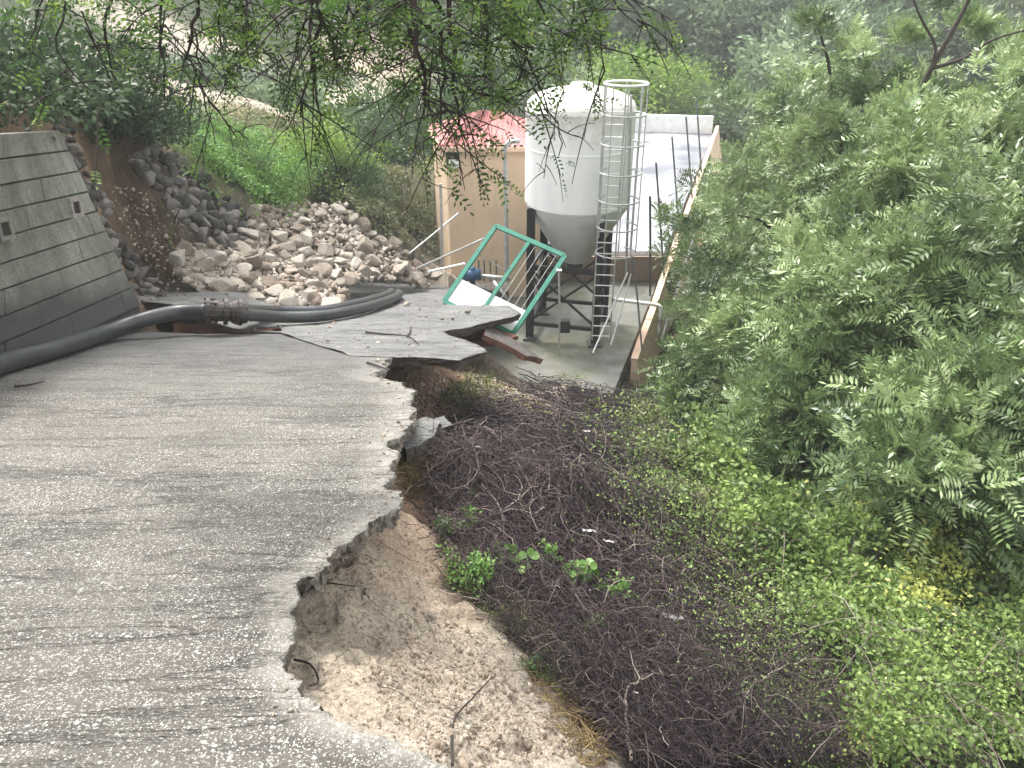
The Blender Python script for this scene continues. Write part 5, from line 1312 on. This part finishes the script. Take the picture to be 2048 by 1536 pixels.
for (a0, b0, a1, b1, d, rr, ns, dens) in ST:
    if a0 < 450: ns = max(3, int(ns * .65)); dens *= .8
    A_ = P(a0, b0, d); B_ = P(a1, b1, d * r2.uniform(.96, 1.04)); Ls_ = np.linalg.norm(B_ - A_)
    t = np.linspace(0, 1, 9); pth = A_[None] + (B_ - A_)[None] * t[:, None] + np.sin(t * math.pi)[:, None] * r2.normal(size=3)[None] * Ls_ * .08 + r2.normal(size=(9, 3)) * Ls_ * .012
    allp.append(pth); allr.append(np.linspace(rr * .8, rr * .3, 9))
    for k in range(ns):
        s = r2.uniform(.1, 1.0); p0 = A_ + (B_ - A_) * s; Lt = r2.uniform(.18, .48)
        dr = unit(r2.normal(size=3) * np.array([1, .6, .5]) + np.array([0, 0, -.5])); c_ = np.array([0, 0, -1]) * r2.uniform(.1, .6) + r2.normal(size=3) * .3
        tt = np.linspace(0, 1, 9); tw = p0[None] + dr[None] * tt[:, None] * Lt + c_[None] * (tt ** 2)[:, None] * Lt * .7
        allp.append(tw); allr.append(np.linspace(.0042, .0018, 9))
        for j in range(3):
            s2 = r2.uniform(.3, .95); i0 = int(s2 * 8); q0 = tw[i0]; Lq = r2.uniform(.08, .22); dq = unit(dr * .6 + r2.normal(size=3) * .8 + np.array([0, 0, -.3]))
            t3 = np.linspace(0, 1, 9); tq = q0[None] + dq[None] * t3[:, None] * Lq + np.array([0, 0, -1])[None] * (t3 ** 2)[:, None] * Lq * r2.uniform(-.3, .6)
            allp.append(tq); allr.append(np.linspace(.0025, .0012, 9))
            nl = r2.poisson(1.1 * dens * (1.5 if q0[2] > -.25 else .7))
            for m_ in range(nl): ii = r2.integers(2, 9); lp.append(tq[ii]); ld.append(unit(dq + r2.normal(size=3) * .6))
        nl = r2.poisson(2.6 * dens * (1.4 if p0[2] > -.25 else .7))
        for m_ in range(nl): ii = r2.integers(1, 9); lp.append(tw[ii]); ld.append(unit(dr + r2.normal(size=3) * .7))
V, q = tubes_many(np.array(allp), np.array(allr) * 1.25, 4); mesh_obj('branches', V, q, M['twig_dark'], ot)
lp = np.array(lp); ld = np.array(ld); n = len(lp)
# leaf sprays above and around the frame's top edge
extra = 1150; cl_ = [(r2.uniform(120, 1280), r2.uniform(-200, 70)) for _ in range(36)] + [(r2.uniform(560, 1180), r2.uniform(-60, 120)) for _ in range(14)]
kk = r2.integers(0, len(cl_), extra); ex = np.array([P(cl_[k][0] + r2.normal() * 45, cl_[k][1] + r2.normal() * 32, r2.uniform(4.3, 5.2)) for k in kk])
lp = np.vstack([lp, ex]); ld = np.vstack([ld, unit(r2.normal(size=(extra, 3)) + np.array([0, 0, -.3]))]); n = len(lp)
V, q, m = pinnate(lp, ld, unit(r2.normal(size=(n, 3)) * .6 + np.array([0, 0, 1])), r2.uniform(.07, .15, n), 4, .42, .34)
M['leaf_over'] = leafmat('overhead_leaf', [(0, (.018, .042, .012)), (.5, (.06, .125, .028)), (.85, (.16, .26, .055)), (1, (.28, .32, .07))], .45)
mesh_obj('foliage', V, q, M['leaf_over'], ot, attrs=np.clip(np.repeat(r2.random(n), m) * .75 + .25 * r2.random(n * m), 0, 1))
# trunk and limbs that carry them, out of frame
tb = np.array([-8.3, 3.6, gz(-8.3, 3.6)])
mb = MB(); main = smooth_path([tb - np.array([0, 0, .3]), tb + np.array([.2, .1, 1.6]), tb + np.array([1.2, .4, 3.0]), (-5.0, 4.3, 2.3), (-2.5, 4.7, 2.0), (0, 4.7, 1.5), (1.3, 4.8, 1.1)], 50)
mb.tube(main, np.linspace(.22, .035, 50), 10); mb.build('trunk', M['bark'], ot, True)
mb = MB()
for k, (a0, b0, a1, b1, d, rr, ns, dens) in enumerate(ST):
    if b0 > 0: continue
    e_ = P(a0, b0, d); j = np.argmin(np.abs(main[:, 0] - e_[0] + .3) + (np.arange(50) < 14) * 9); s_ = main[j]
    mb.tube(smooth_path([s_, lerp(s_, e_, .5) + np.array([.05, .1, .12]), e_], 10), np.linspace(max(rr * 1.3, .018), rr * .8, 10), 6)
mb.build('limbs', M['bark'], ot, True)
# ------------------------------------------------------------------ haze in the air
lo = np.array([1e9] * 3); hi = -lo
bpy.context.view_layer.update()
for o in bpy.data.objects:
    if o.type == 'MESH':
        for c in o.bound_box:
            w = np.array((o.matrix_world @ Vector(c))[:]); lo = np.minimum(lo, w); hi = np.maximum(hi, w)
lo -= 1; hi += 1
m_ = bpy.data.materials.new('haze'); m_.use_nodes = True; m_.node_tree.nodes.clear()
ou = m_.node_tree.nodes.new('ShaderNodeOutputMaterial'); pv = m_.node_tree.nodes.new('ShaderNodeVolumePrincipled')
pv.inputs['Color'].default_value = (.93, .98, .97, 1); pv.inputs['Density'].default_value = .0016
m_.node_tree.links.new(pv.outputs[0], ou.inputs['Volume'])
tag(MB().box((lo + hi) / 2, tuple(hi - lo)).build('haze', m_), 'pale air between the near yard and the far wood', kind='stuff')
print('objects', len(bpy.data.objects), 'polys', sum(len(o.data.polygons) for o in bpy.data.objects if o.type == 'MESH'))
